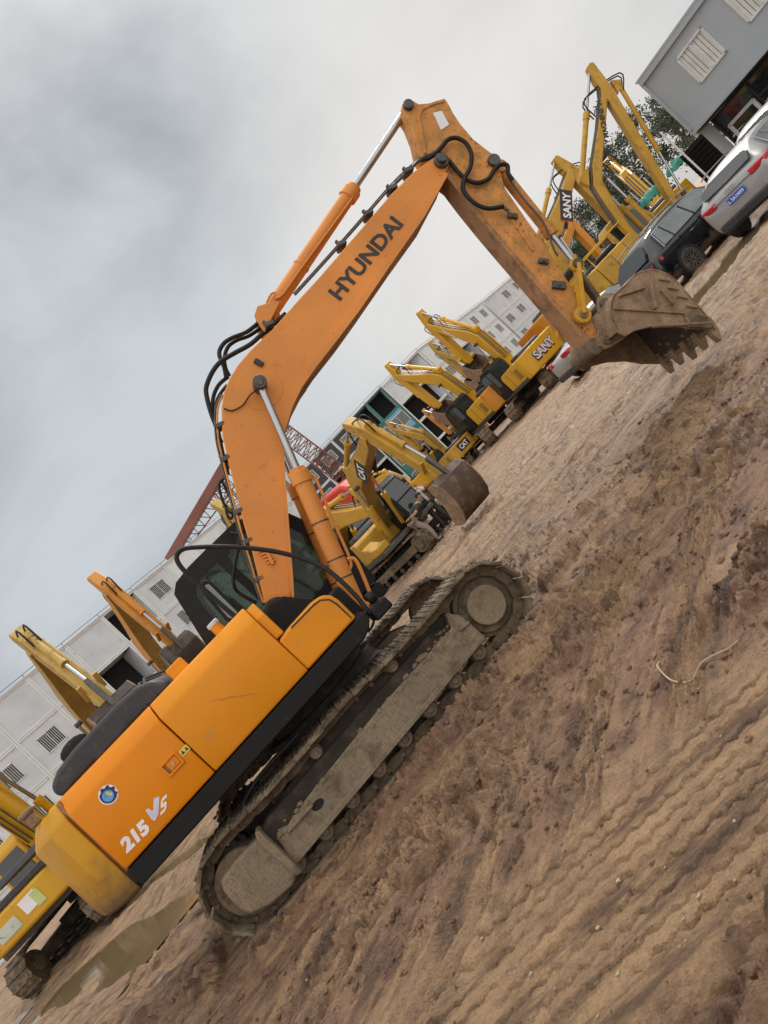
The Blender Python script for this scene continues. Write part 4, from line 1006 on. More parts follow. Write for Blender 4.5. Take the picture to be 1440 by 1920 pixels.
    # texts
    if boom_txt:
        for sy in(-1,1):
            y=sy*(.25*thin**.5+.012)
            t0,t1,n0,hh,mm=boom_txt[1:]
            A_=P3(bp_(t0,n0),y);B2=P3(bp_(t1,n0),y);u_=P3(bp_(t0,n0+1),y)-A_
            if sy>0: A_,B2=B2,A_
            if boom_txt[0]=='SANY' or boom_txt[0]=='CAT':
                d_=(B2-A_).normalized()
                MB().prism([bp_(t0-.12,n0-.1),bp_(t1+.12,n0-.1),bp_(t1+.12,n0+hh+.1),bp_(t0-.12,n0+hh+.1)],min(y,y-sy*.01),max(y,y-sy*.01)).build('name_panel',mt['ink'],bm_)
                if boom_txt[0]=='SANY':
                    MB().prism([bp_(t0-.17,n0-.1),bp_(t0-.13,n0-.1),bp_(t0-.13,n0+hh+.1),bp_(t0-.17,n0+hh+.1)],min(y,y-sy*.01),max(y,y-sy*.01)).build('red_stripe',mt['red'],bm_)
            text_fit('lettering',boom_txt[0],mt[mm],bm_,A_,B2,u_ if True else (0,0,1),hh,.03,off=(0,sy*.004,0))
    if cw_txt:
        # on the rear face of the counterweight (x=-2.66)
        t_,w_,z0,hh,mm,pn=cw_txt
        if pn: MB().box((-2.668,0,z0+hh/2),(.02,w_+.3,hh+.2)).build('name_panel',mt[pn],cw,.004)
        if outline: text_fit('lettering_edge',t_,mt[outline],cw,(-2.672,w_/2+.05,z0-.045),(-2.672,-w_/2-.05,z0-.045),(0,0,1),hh+.09,.075)
        text_fit('lettering',t_,mt[mm],cw,(-2.683,w_/2,z0),(-2.683,-w_/2,z0),(0,0,1),hh,.035)
    return root
# ---------------------------------------------------------------- parked machines
cat=parked(-.35,21.6,-70,24.5,-60,.78,'yellow excavator facing the camera with two people beside its bucket, black glazed cab','yellow',trk=32,bk=-50,boom_txt=('CAT',3.1,3.9,.25,.3,'white'),cw_txt=None,bkm='rust')
big=parked(9.15,34.2,106,63,-88,.94,'large yellow excavator from behind, silver name on its counterweight, arm hanging beyond its cab','yellow_bright',trk=-50,bk=-55,boom_txt=('HEAVY 485',3.2,4.6,.25,.16,'white'),cw_txt=('SANY',1.35,1.40,.42,'silverdecal',None),outline='ink',bkm='rust')
b8=parked(7.5,37.5,112,53,-98,1.0,'yellow excavator behind the large one, orange engine side and brown bucket held high','yellow_bright',trk=-30,cwm='yellow_orange',bk=-50,bkm='rust')
b11=parked(14.3,37.5,17,41,-94,1.24,'yellow excavator with black name panel on its boom, bucket hanging beyond the black car','yellow',trk=10,bk=-35,boom_txt=('SANY',3.3,4.5,.12,.36,'white'),bkm='rust',hoodm='yellow_orange',cwm='yellow_orange')
b12=parked(13.13,26.85,-1,55.8,-105,1.0,'tall long armed yellow excavator rising behind the parked cars','yellow',arm_len=5.2,thin=.48,bk=-20,boom_txt=('HEAVY MACHINE 01',2.9,5.1,.22,.20,'ink'),cabm='yellow_pale',guard='yellow_bright')
b3=parked(-10.4,28.9,-59,55,-75,1.05,'orange brown excavator whose boom rises above the middle door of the foreground machine','yellow_orange',bk=-60,boom_txt=None,bend=.8)
b2=parked(-11.0,22.9,-59,41,-54,1.05,'faded yellow excavator whose folded boom stands leftmost against the container building','yellow_pale',bk=-60,bend=.8)
b4=parked(-6.3,35.0,-60,58,-74,1.0,'yellow excavator whose boom top shows beside the red crane girder','yellow_pale',bk=-60)
b1=parked(-10.9,17.2,96,84,60,.98,'dirty yellow excavator seen from behind at the lower left, stickers peeling from its counterweight','yellow_bright',trk=-8,cabm='yellow_bright',bk=-60,cwz=(1.12,1.78))
b6=parked(4.55,38.8,112,60,-100,.66,'small dirty yellow excavator seen from behind with black name panel, left of the amber one','yellow',cwm='yellow',cw_txt=('CAT',.85,1.42,.42,'white','ink'),bk=-60,trk=-40)
b7=parked(6.55,42.5,100,50,-100,.60,'small amber excavator seen from behind with silver name on its rounded counterweight','yellow_orange',cw_txt=('SANY',1.25,1.42,.40,'silverdecal',None),outline='ink',bk=-60,trk=-30)
b9=parked(-2.3,28.3,-66,4,-80,.95,'bright yellow excavator with hanging muddy bucket directly behind the one with people','yellow_bright',bk=-70)
b13=parked(16.9,30.4,62,32,-80,.95,'bright yellow excavator parked beside the grey site office, seen from behind over the silver car','yellow_bright',bk=-60)
b14=parked(16.5,44,30,35,-95,1.1,'orange excavator far behind the long armed one','yellow_orange',bk=-60,cw_txt=('SANY',1.3,1.4,.4,'white','ink'))
b15=parked(11.2,47,106,62,-95,.95,'yellow excavator far back between the large one and the white blocks','yellow_pale',bk=-60)
b16=parked(2.6,45.5,120,30,-110,.8,'yellow excavator with lowered boom in front of the dark teal units','yellow_bright',bk=-60)
# stickers on the rear of the lower-left machine
cwo=[c_ for c_ in b1.children if c_.name.startswith('counterweight')][0]
mb=MB()
MB().box((-2.668,-.25,1.50),(.012,.42,.30)).build('white_sticker',mt['white'],cwo)
MB().box((-2.670,-.42,1.46),(.012,.2,.32)).build('green_sticker',M('lime_sticker',(.50,.58,.22),.5),cwo)
MB().box((-2.668,.42,1.42),(.012,.55,.26)).build('pale_sticker',M('pale_green_sticker',(.52,.56,.48),.5,dirt=(MUD,.3,9)),cwo)
rs=MB().box((-2.60,.88,1.35),(.02,.26,.2),Matrix.Rotation(R(-13),3,'Z')).build('warning_sticker',mt['red'],cwo)
MB().box((-2.40,0,1.86),(.5,2.5,.15)).build('rear_rail',mt['hoodgrey'],b1,.03)
# green tarp over a machine beside the building
def tarp(loc_,w,l,h,label):
    mb=MB();nx_=12;vs=[];fs=[]
    for i in range(nx_+1):
        for j in range(nx_+1):
            a=i/nx_-.5;b_=j/nx_-.5
            z=h*(1-(abs(a)*2)**4*.8)*(1-(abs(b_)*2)**4*.8)+random.uniform(-.05,.05)
            vs.append((a*w,b_*l,z))
    for i in range(nx_):
        for j in range(nx_): fs.append((i*(nx_+1)+j,(i+1)*(nx_+1)+j,(i+1)*(nx_+1)+j+1,i*(nx_+1)+j+1))
    o=mb.add(vs,fs).build('tarpaulin',mt['tealtarp']);o.location=loc_
    return tag(o,label,'tarpaulin')
def atp(px,py,Y):
    r=ray(px,py);t=Y/r[1];return Vector((r[0]*t,Y,EYE+r[2]*t))
p=atp(1215,362,27.5);o=tarp((p.x,p.y,p.z-.35),1.0,.9,.4,'green tarpaulin bundled on the excavator behind the black car')
p=atp(1262,305,30.3);o=tarp((p.x,p.y,p.z-.35),.9,.9,.4,'small green tarpaulin against the yellow machine near the grey building')
# red machine behind the CAT-side one
rm=empty('drilling_rig',(-.9,31.5,0),R(-40),'red machine standing behind the yellow excavators at the foot of the lattice mast','rig')
MB().box((0,0,1.0),(3.4,1.8,1.1)).build('body',mt['yellow_bright'],rm,.1)
MB().prism([(-1.6,2.5),(-1.3,3.5),(-.3,3.95),(1.1,3.7),(1.7,3.0),(1.2,2.5),(.2,2.3)],-.7,.7).build('cover',mt['red'],rm,.12)
MB().box((0,0,2.0),(2.2,1.4,1.0)).build('upper_body',mt['red'],rm,.08)
MB().cyl((.6,-.75,1.4),(1.6,-.75,3.4),.1,12).build('cylinder',mt['yellow_orange'],rm)
for sy in(-1,1): MB().prism([(-1.7,.1),(-1.9,.5),(-1.6,.8),(1.6,.8),(1.9,.5),(1.7,.1)],sy*.9-.25,sy*.9+.25).build('track_belt',mt['shoe'],rm,.08)
# ---------------------------------------------------------------- crane
cr=empty('gantry_crane',(0,0,0),0,'brick red crane girder with lattice bracing rising above the container building','crane')
YC=60
g0=atp(318,1050,YC);g1=atp(530,690,YC);dd=(g1-g0)
MB().beam(g0,g1,.9,.72).build('girder',mt['crane'],cr,.03)
mb=MB()
off=Vector((.0,0,-2.6));n_=22
a0_=g0+off*.25;a1_=g1+off
mb.tube([a0_,a1_],.06,6)
for i in range(n_):
    t=i/n_;t2=(i+1)/n_
    A_=g0+dd*t;B2=a0_+(a1_-a0_)*t2;mb.tube([A_,B2],.04,5);mb.tube([B2,g0+dd*t2],.04,5)
mb.build('lattice_bracing',mt['crane'],cr)
def lattice(a,b,w,n,name,par,m,r=.05,cr_=.08):
    mb=MB();d=(b-a);nr=d.normalized();u=nr.cross(Vector((0,1,0))).normalized();v=Vector((0,1,0))
    cs=[u*w/2+v*w/2,u*w/2-v*w/2,-u*w/2-v*w/2,-u*w/2+v*w/2]
    for c_ in cs: mb.tube([a+c_,b+c_],cr_,6)
    for i in range(n):
        p0=a+d*(i/n);p1=a+d*((i+1)/n)
        for k in range(4):
            c0,c1=cs[k],cs[(k+1)%4]
            if i%2: c0,c1=c1,c0
            mb.tube([p0+c0,p1+c1],r,5);mb.tube([p1+cs[k],p1+cs[(k+1)%4]],r,5)
    return mb.build(name,m,par)
lattice(atp(505,790,YC),atp(700,935,YC),1.35,22,'lattice_leg',cr,mt['crane'],.035,.06)
lattice(atp(400,905,YC+4),atp(500,1010,YC+4),1.3,8,'lattice_leg',cr,mt['crane'],.035,.06)
# ---------------------------------------------------------------- container buildings
def blk(label,p0,p1,units,st,z0,sh,depth,wall,holes={},winf=lambda i,j:True,frame='cframe',colf=None,glassf='darkglass',bars=True,wsize=(.42,.40),wpos=(.5,.55),roof='cgrey'):
    p0=Vector((*p0,0));p1=Vector((*p1,0));d=(p1-p0);Lw=d.length;d.normalize()
    ang=math.atan2(d.y,d.x)
    root=empty('container_building',(p0.x,p0.y,z0),ang,label,'building')
    uw=Lw/units;H_=st*sh
    # local: x along the facade, outward -y
    walls={};fr=MB()
    for j in range(st):
        for i in range(units):
            x0=i*uw;z=j*sh
            if holes.get((i,j)):
                # an open unit: dark room behind the frame
                k='dark';walls.setdefault(k,MB()).box((x0+uw/2,1.9,z+sh/2),(uw*.94,.05,sh*.9))
                walls.setdefault('cgrey',MB()).box((x0+uw/2,1.0,z+.08),(uw*.94,1.8,.06)).box((x0+.12,1.0,z+sh/2),(.05,1.8,sh*.86)).box((x0+uw-.12,1.0,z+sh/2),(.05,1.8,sh*.86))
            else:
                k=colf(i,j) if colf else wall
                w=walls.setdefault(k,MB())
                if winf(i,j):
                    ww,wh=uw*wsize[0],sh*wsize[1];cx=x0+uw*wpos[0];cz=z+sh*wpos[1]
                    # wall pieces round the opening
                    l=x0+.1;r=x0+uw-.1;b0=z+.1;t0_=z+sh-.1
                    w.box(((l+cx-ww/2)/2,.03,(b0+t0_)/2),(cx-ww/2-l,.08,t0_-b0)).box(((r+cx+ww/2)/2,.03,(b0+t0_)/2),(r-cx-ww/2,.08,t0_-b0))
                    w.box((cx,.03,(b0+cz-wh/2)/2),(ww,.08,cz-wh/2-b0)).box((cx,.03,(t0_+cz+wh/2)/2),(ww,.08,t0_-cz-wh/2))
                    f=MB()
                    for a,b_,c_,d_ in((cx-ww/2-.02,cz,.07,wh+.1),(cx+ww/2+.02,cz,.07,wh+.1),(cx,cz-wh/2-.02,ww+.1,.07),(cx,cz+wh/2+.02,ww+.1,.07),(cx,cz,.05,wh)): f.box((a,-.025,b_),(c_,.06,d_))
                    W=f.build('window',mt['bars'],root,smooth=False)
                    MB().box((cx,.05,cz),(ww,.03,wh)).build('pane',mt[glassf],W,smooth=False)
                    if bars:
                        g_=MB()
                        for q in range(1,10): g_.box((cx-ww/2+ww*q/10,-.02,cz),(.025,.02,wh))
                        g_.build('window_bars',mt['bars'],W,smooth=False)
                else:
                    w.box((x0+uw/2,.03,z+sh/2),(uw-.2,.08,sh-.2))
                    if (i+j)%2==0:
                        for q in range(1,4): w.box((x0+uw*q/4,-.012,z+sh/2),(.02,.01,sh-.3))
            fr.box((x0+.075,0,z+sh/2),(.13,.16,sh));fr.box((x0+uw-.075,0,z+sh/2),(.13,.16,sh))
            fr.box((x0+uw/2,0,z+.07),(uw-.3,.15,.12));fr.box((x0+uw/2,0,z+sh-.07),(uw-.3,.15,.12))
    for k,w in walls.items(): w.build('wall',mt[k],root,smooth=False)
    fr.build('frame',mt[frame],root,smooth=False)
    s_=MB()
    for j in range(1,st): s_.box((Lw/2,.02,j*sh),(Lw,.17,.025))
    for i in range(1,units): s_.box((i*uw,.02,H_/2),(.03,.17,H_))
    s_.build('joint',mt['ink'],root,smooth=False)
    b_=MB().box((Lw/2,2.0+depth/2,H_/2),(Lw,depth,H_-.02)).box((.02,1.0,H_/2),(.05,2,H_-.05)).box((Lw-.02,1.0,H_/2),(.05,2,H_-.05)).build('block_body',mt[wall],root,smooth=False)
    MB().box((Lw/2,1.0+depth/2,H_+.03),(Lw+.1,depth+2.3,.08)).build('roof',mt[roof],root,smooth=False)
    rl=MB();rl.tube([(0,.1,H_+.3),(Lw,.1,H_+.3)],.02,4)
    for i in range(units+1): rl.tube([(i*uw,.1,H_),(i*uw,.1,H_+.32)],.02,4)
    rl.build('roof_rail',mt['ink'],root)
    return root
dL=(.703,.711)
pa=(-36.35,33.45);pb=(-3.3,66.87)
hol={(7,2):1,(8,3):1,(12,1):1}
def wf(i,j):
    return {0:(i%2==1),1:True,2:(i in(2,4,5,9,10,12,13)),3:(i in(9,12,14))}[j]
def cf(i,j): return 'cgrey' if j>=2 and i<10 else 'bluep' if (i,j)==(13,3) else 'cwhite'
blk('long off white four storey container building behind the leftmost booms',pa,pb,15,4,0,2.745,4,'cwhite',hol,wf,colf=cf)
tl={}
for i in range(6):
    for j in range(4):
        if (i+2*j)%5!=0 or i>2: tl[(i,j)]=1
def tcol(i,j): return 'teal' if i<3 else 'cgrey'
blk('dark grey container units with open fronts left of the teal ones',(-4.2,79),(4.6,79),3,4,0,2.75,3,'hoodgrey',{(2,1):1,(1,2):1,(1,0):1},lambda i,j:True,'cgrey',lambda i,j:'cgrey' if j<2 else 'hoodgrey',wsize=(.5,.4))
blk('dark teal glazed container units among the grey ones',(4.7,78.9),(9.4,78.9),2,4,0,2.75,3,'teal',{(1,3):1,(0,3):1},lambda i,j:True,'teal',lambda i,j:['teal','bluep'][(i*j)%5==2],wsize=(.8,.5),bars=True)
blk('white framed container units with dark open fronts right of the teal ones',(9.5,79),(15.1,79.6),2,4,0,2.72,3,'cwhite',{(0,0):1,(1,0):1,(0,1):1,(1,1):1,(0,2):1,(1,2):1,(1,3):1},lambda i,j:False,'cframe',lambda i,j:'cgrey' if j==3 else 'cwhite')
blk('white container block with small windows behind the large rear facing excavator',(15.2,79.8),(28,95),6,4,0,2.72,4,'cwhite',{(2,2):1},lambda i,j:(i+j)%2==0 or i>3)
blk('pale container block receding behind the main bucket arm',(28.4,95.5),(47,112),7,4,0,2.72,4,'cgrey',{},lambda i,j:(i*2+j)%3!=0)
blk('farthest pale container block by the trees',(51,108),(66,122),5,4,0,2.75,4,'cwhite',{},lambda i,j:True,wsize=(.6,.35))
# grey two storey building at the upper right
gb=empty('site_office',(18.75,28.4,0),math.atan2(-3.1,1.35),'two storey grey site office with white louvred windows at the upper right','building')
# local x runs along the facade towards the camera, local -y faces the yard
mb=MB();Lg=15.0;zb,zt=2.98,5.78
wins=[(1.5,2.8),(3.95,5.25),(7.4,8.7),(10.8,12.1)];edges=[0]+[e for w in wins for e in w]+[Lg]
wz0,wz1=3.95,5.15
for k in range(0,len(edges),2): mb.box(((edges[k]+edges[k+1])/2,.06,(zb+zt)/2),(edges[k+1]-edges[k],.12,zt-zb))
for a,b_ in wins: mb.box(((a+b_)/2,.06,(zb+wz0)/2),(b_-a,.12,wz0-zb)).box(((a+b_)/2,.06,(wz1+zt)/2),(b_-a,.12,zt-wz1))
mb.box((.06,3,(zb+zt)/2),(.12,5.8,zt-zb)).box((Lg/2,5.9,zt/2),(Lg,.12,zt))
mb.build('upper_wall',mt['office'],gb,smooth=False)
MB().box((Lg/2,-.0,5.70),(Lg+.1,.28,.2)).box((Lg/2,-.0,2.93),(Lg+.1,.26,.14)).box((-.02,0,4.35),(.12,.2,2.6)).build('trim',mt['office'],gb,.01)
MB().box((Lg/2,3,5.84),(Lg+.2,6.3,.08)).build('roof',mt['office'],gb)
MB().box((Lg/2,3,2.86),(Lg,5.9,.1)).build('upper_floor',mt['ink'],gb)
for a,b_ in wins:
    f=MB();c_=(a+b_)/2
    for (x,z,w,h) in((a,4.55,.08,1.28),(b_,4.55,.08,1.28),(c_,wz0,1.38,.08),(c_,wz1,1.38,.08),(c_,4.55,.06,1.2)): f.box((x,-.02,z),(w,.08,h))
    W=f.build('window',mt['bars'],gb,smooth=False)
    MB().box((c_,.05,4.55),(1.3,.02,1.2)).build('pane',mt['lightglass'],W,smooth=False)
    s_=MB()
    for q in range(8): s_.box((a+.09+q*.16,.015,4.55),(.135,.015,1.12))
    s_.build('blind',mt['bars'],W,smooth=False)
# ground floor: set back glazing with a pale door frame
gf=MB()
gf.box((Lg/2,2.4,1.4),(Lg,.08,2.8)).build('back_wall',mt['dark'],gb,smooth=False)
f=MB()
for x in(.15,1.9,3.1,5.0,6.6): f.box((x,1.0,1.45),(.09,.1,2.7))
for z in(.25,2.05,2.75): f.box((3.3,1.0,z),(6.4,.08,.08))
f.build('glazing_frame',mt['hoodgrey'],gb,smooth=False)
MB().box((3.3,1.04,1.5),(6.3,.02,2.5)).build('shop_glass',mt['darkglass'],gb,smooth=False)
f=MB()
for x in(.55,1.75): f.box((x,.85,1.1),(.14,.1,2.1))
for z in(.1,1.0,2.12): f.box((1.15,.85,z),(1.25,.1,.13))
dr=f.build('door',mt['bars'],gb,.01)
MB().box((1.15,.87,.55),(1.1,.03,.8)).build('door_panel',mt['hoodgrey'],dr);MB().box((1.15,.87,1.55),(1.1,.03,1.0)).build('door_glass',mt['darkglass'],dr)
MB().box((-.05,.5,1.45),(.14,1.0,2.9)).build('side_pier',mt['cframe'],gb,.01)
for x in(7.2,11): MB().box((x,.1,1.45),(.12,.12,2.9)).build('post',mt['office'],gb)
# black louvred panel standing beside the office and the thin white pole
lv_=empty('louvred_shutter',(*atp(1312,292,27)[:2],0),R(-62),'black louvred panel standing beside the corner of the grey site office','shutter')
MB().box((0,.05,1.55),(1.1,.06,2.2)).build('back_panel',mt['black'],lv_)
mb=MB()
for k in range(12): mb.box((0,0,.6+k*.17),(1.06,.04,.12),Matrix.Rotation(R(25),3,'X'))
mb.build('slats',mt['black'],lv_)
a=atp(1238,248,24);b_=atp(1326,332,24)
tag(MB().cyl((a.x,24,0),a,.035,10).build('pole',mt['bars']),'thin white pole standing in front of the black louvred panel','pole')
# ---------------------------------------------------------------- trees
bark=M('grey_bark',(.16,.13,.10),.9,var=.3,vs=6)
lm=[]
for i,c_ in enumerate([(.045,.070,.038),(.065,.090,.052),(.095,.115,.075)]): lm.append(M('leaf_green_%s'%['dark','mid','pale'][i],c_,.6,var=.25,vs=1.5))
def tree(x,y,h,w,label,n=60,seed=1):
    rd_=random.Random(seed);root=empty('eucalyptus_tree',(x,y,0),0,label,'tree','trees beyond the yard')
    tk=MB();tk.tube([(0,0,0),(.1,0,h*.35),(-.1,.1,h*.7),(.05,0,h*.92)],.2,8,[.26,.2,.12,.04])
    cs=[]
    for k in range(n):
        z=h*(.32+.64*rd_.random());f_=math.sin(min(1,(z/h-.2)/.8)*PI*.85)**.6*w
        a=rd_.random()*2*PI;q=rd_.random()**.6
        c_=Vector((math.cos(a)*f_*q,math.sin(a)*f_*q,z));cs.append(c_)
        if k%3==0: tk.tube([(0,0,z*.75),c_*.6+Vector((0,0,z*.33)),c_],.04,5,[.07,.045,.015])
    tk.build('trunk',bark,root)
    for mi in range(3):
        vs=[];fs=[]
        for k,c_ in enumerate(cs):
            if k%3!=mi and rd_.random()<.75: continue
            r=rd_.uniform(.45,.95)
            for q in range(85):
                d_=Vector((rd_.gauss(0,1),rd_.gauss(0,1),rd_.gauss(0,.75)))*r*.5
                p=c_+d_;s=rd_.uniform(.06,.14)
                u=Vector((rd_.gauss(0,1),rd_.gauss(0,1),rd_.gauss(0,1))).normalized();v=u.cross(Vector((rd_.random(),rd_.random(),rd_.random()))).normalized()
                o=len(vs);vs+=[p-u*s,p+v*s*.5,p+u*s,p-v*s*.5];fs.append((o,o+1,o+2,o+3))
        me=bpy.data.meshes.new('crown');me.from_pydata(vs,[],fs);me.materials.append(lm[mi])
        o=bpy.data.objects.new('crown',me);C.objects.link(o);o.parent=root
for k,(x,y,h,w,lb) in enumerate([(37.5,58,9.4,2.6,'tallest eucalyptus tree, beside the grey site office'),(33.6,60,8.9,2.2,'airy eucalyptus tree between the long boom and its arm'),(30.8,62,7.6,2.0,'eucalyptus tree left of the long boom'),(41.5,60,8.6,2.8,'eucalyptus tree half hidden by the grey site office'),(28.3,66,6.0,1.8,'lowest eucalyptus tree, beside the farthest pale block'),(34.8,66,8.2,2.6,'eucalyptus tree standing behind the long arm'),(31.5,72,7.0,3,'broad eucalyptus tree at the back of the group')]):
    tree(x,y,h,w,lb,52,k+3)
# ---------------------------------------------------------------- cars
def carpaint(name,col,metal=.6,rough=.28):
    m=M(name,col,rough,metal,var=.04,low=((.20,.15,.10),.05,.55),dirt=((.25,.2,.14),.03,4),coat=.6);return m
tyre=M('muddy_tyre',(.05,.042,.034),.85,var=.2,vs=8,dirt=((.16,.12,.08),.4,9));rim=M('alloy_rim',(.30,.28,.26),.4,.7,dirt=(MUD,.3,12))
lampr=M('red_lamp_glass',(.45,.012,.02),.15,var=.2,vs=20,spec=.8);platem=M('blue_plate',(.02,.10,.50),.4)
def car(X,Y,hd,paint,label,suv=True,Lc=4.65,W=1.86,Hh=1.68,plate=None,strip=False):
    root=empty('parked_car',(X,Y,0),R(hd),label,'car','cars parked along the puddle')
    hs=Lc/2;k=Hh/1.68
    # stations: x, sill, belt, top, half width at belt, half width at roof
    if suv: S_=[(-hs,.45,.70,.74,.78,.70),(-hs+.05,.32,.98,1.00,.86,.78),(-hs+.14,.25,1.06,1.10,.90,.76),(-hs+.32,.24,1.08,1.36*k,.92,.66),(-hs+.55,.24,1.07,1.58*k,.93,.63),(-hs+1.0,.22,1.05,1.66*k,.93,.64),(-hs+1.7,.2,1.03,1.69*k,.93,.65),(-hs+2.4,.2,1.01,1.67*k,.93,.64),(-hs+2.9,.2,1.0,1.52*k,.93,.66),(-hs+3.45,.2,1.0,1.10,.92,.72),(-hs+4.0,.22,.93,.98,.90,.66),(-hs+4.45,.28,.80,.86,.82,.55),(hs,.4,.6,.64,.70,.4)]
    else: S_=[(-hs,.45,.66,.70,.72,.62),(-hs+.05,.32,.90,.93,.82,.72),(-hs+.3,.26,.97,1.00,.88,.74),(-hs+.75,.24,.97,1.05,.90,.66),(-hs+1.15,.22,.96,1.28*k,.91,.60),(-hs+1.6,.2,.95,1.40*k,.91,.60),(-hs+2.1,.2,.94,1.44*k,.91,.61),(-hs+2.6,.2,.93,1.38*k,.91,.62),(-hs+3.0,.2,.93,1.18*k,.91,.66),(-hs+3.4,.2,.92,.98,.9,.70),(-hs+4.0,.22,.84,.88,.88,.6),(-hs+4.45,.28,.72,.76,.80,.5),(hs,.4,.55,.6,.7,.4)]
    def ring_(st):
        x,sl,be,tp,wb,wr=st
        h=[(0,sl),(wb*.86,sl),(wb*.97,sl+.1),(wb*1.0,(sl+be)/2),(wb*.985,be-.06),(wb*.955,be),(wr+(wb*.955-wr)*.12,tp-(tp-be)*.12),(wr*.9,tp-.012),(wr*.5,tp+.012),(0,tp+.02)]
        return [(x,-a,b) for a,b in h]+[(x,a,b) for a,b in h[::-1][1:-1]]
    rs=[ring_(s) for s in S_];n=len(rs[0]);vs=[v for r in rs for v in r];fs=[]
    for i in range(len(rs)-1):
        for q in range(n): fs.append((i*n+q,i*n+(q+1)%n,(i+1)*n+(q+1)%n,(i+1)*n+q))
    fs.append(tuple(range(n)));fs.append(tuple((len(rs)-1)*n+q for q in range(n)))
    body=MB().add(vs,fs).build('body',paint,root,sub=2,ang=180)
    def patch(name,m,quad,par=None,th=.012,side=None):
        """flat panel with its corners given, proud of the body"""
        q=[Vector(v) for v in quad];nr=(q[1]-q[0]).cross(q[-1]-q[0]).normalized()
        ce=Vector((0,0,.9))
        if nr.dot(q[0]-ce)<0:nr=-nr
        a=[v+nr*th for v in q];b_=[v-nr*.03 for v in q];n=len(q)
        return MB().add(a+b_,[tuple(range(n)),tuple(range(2*n-1,n-1,-1))]+[(i,(i+1)%n,(i+1)%n+n,i+n) for i in range(n)]).build(name,m,par or body,.006)
    if suv:
        r1,r2=-hs+.22,-hs+.50
        rwz0,rwz1=1.14,1.52*k
        patch('rear_window',mt['darkglass'],[(r1-.08,-.62,rwz0),(r1-.09,0,rwz0-.02),(r1-.08,.62,rwz0),(r1+.02,.66,rwz0+.15),(r2-.05,.54,rwz1-.03),(r2-.06,.45,rwz1),(r2-.06,-.45,rwz1),(r2-.05,-.54,rwz1-.03),(r1+.02,-.66,rwz0+.15)],th=.03)
        for sy in(-1,1):
            wb=.905;wr=.70
            def sp_(x,t): 
                z=1.08+(1.53*k-1.08)*t;return (x,sy*(wb+(wr-wb)*t),z)
            for (a,b_,c_,d_) in((-hs+.62,-hs+1.02,-hs+1.04,-hs+.80),(-hs+1.08,-hs+1.95,-hs+1.93,-hs+1.10),(-hs+2.02,-hs+3.18,-hs+2.72,-hs+2.0)):
                patch('side_window',mt['lightglass'],[sp_(a,0),sp_(b_,0),sp_(c_,1),sp_(d_,.98)],th=.028)
            mb=MB().tube([sp_(-hs+.56,-.03),sp_(-hs+.74,.98),sp_(-hs+1.1,1.05),sp_(-hs+2.74,1.04)],.012,6);mb.xf(Matrix.Translation((0,sy*.025,0)));mb.build('window_trim',mt['chrome'],body)
            mb=MB().tube([(-hs+.6,sy*.58,1.70*k),(-hs+1.2,sy*.60,1.745*k),(-hs+2.3,sy*.60,1.745*k),(-hs+2.8,sy*.60,1.66*k)],.018,6).build('roof_rail',mt['chrome'],body)
        patch('windscreen',mt['darkglass'],[(hs-1.24,-.74,1.10),(hs-1.24,.74,1.10),(hs-1.80,.60,1.52*k),(hs-1.80,-.60,1.52*k)],th=.03)
    else:
        patch('rear_window',mt['darkglass'],[(-hs+.72,-.68,1.03),(-hs+.72,.68,1.03),(-hs+1.15,.54,1.30*k),(-hs+1.15,-.54,1.30*k)],th=.03)
        for sy in(-1,1):
            def sp_(x,t):
                z=.99+(1.33*k-.99)*t;return (x,sy*(.885+(.67-.885)*t),z)
            for (a,b_,c_,d_) in((-hs+.95,-hs+1.85,-hs+1.85,-hs+1.3),(-hs+1.92,-hs+3.05,-hs+2.6,-hs+1.92)):
                patch('side_window',mt['lightglass'],[sp_(a,0),sp_(b_,0),sp_(c_,1),sp_(d_,1)],th=.028)
        patch('windscreen',mt['darkglass'],[(hs-1.26,-.70,1.00),(hs-1.26,.70,1.00),(hs-1.9,.56,1.32*k),(hs-1.9,-.56,1.32*k)],th=.03)
    for sy in(-1,1):
        # tail lamps wrap round the corner
        if strip:
            MB().prism([(-hs-.012,sy*.25),(-hs+.01,sy*.62),(-hs+.09,sy*.83),(-hs+.30,sy*.935),(-hs+.30,sy*.90),(-hs+.12,sy*.78),(-hs+.05,sy*.6),(-hs+.03,sy*.25)],.88,.975,'z').build('tail_lamp',lampr,body,.006)
        else:
            MB().prism([(-hs+.0,sy*.46),(-hs-.0,sy*.62),(-hs+.07,sy*.86),(-hs+.34,sy*.955),(-hs+.34,sy*.88),(-hs+.12,sy*.76),(-hs+.08,sy*.46)],.86,1.0,'z').build('tail_lamp',lampr,body,.03)
        MB().box((hs-.16,sy*.62,.66),(.2,.3,.13),Matrix.Rotation(R(sy*-28),3,'Z')).build('headlight',mt['lightglass'],body,.03)
        MB().blob((hs-1.55,sy*1.02,1.06),.11,10,(.6,1,.7),0).build('wing_mirror',paint,body)
        mb=MB()
        for x in(-hs+1.55,-hs+2.6): mb.box((x,sy*.935,.86),(.16,.03,.025))
        mb.build('door_handle',mt['chrome'],body,.006)
        mb=MB()
        for x in(-hs+1.15,-hs+2.02,-hs+3.1): mb.box((x,sy*.929,.66),(.008,.02,.68))
        mb.build('door_seam',mt['ink'],body)
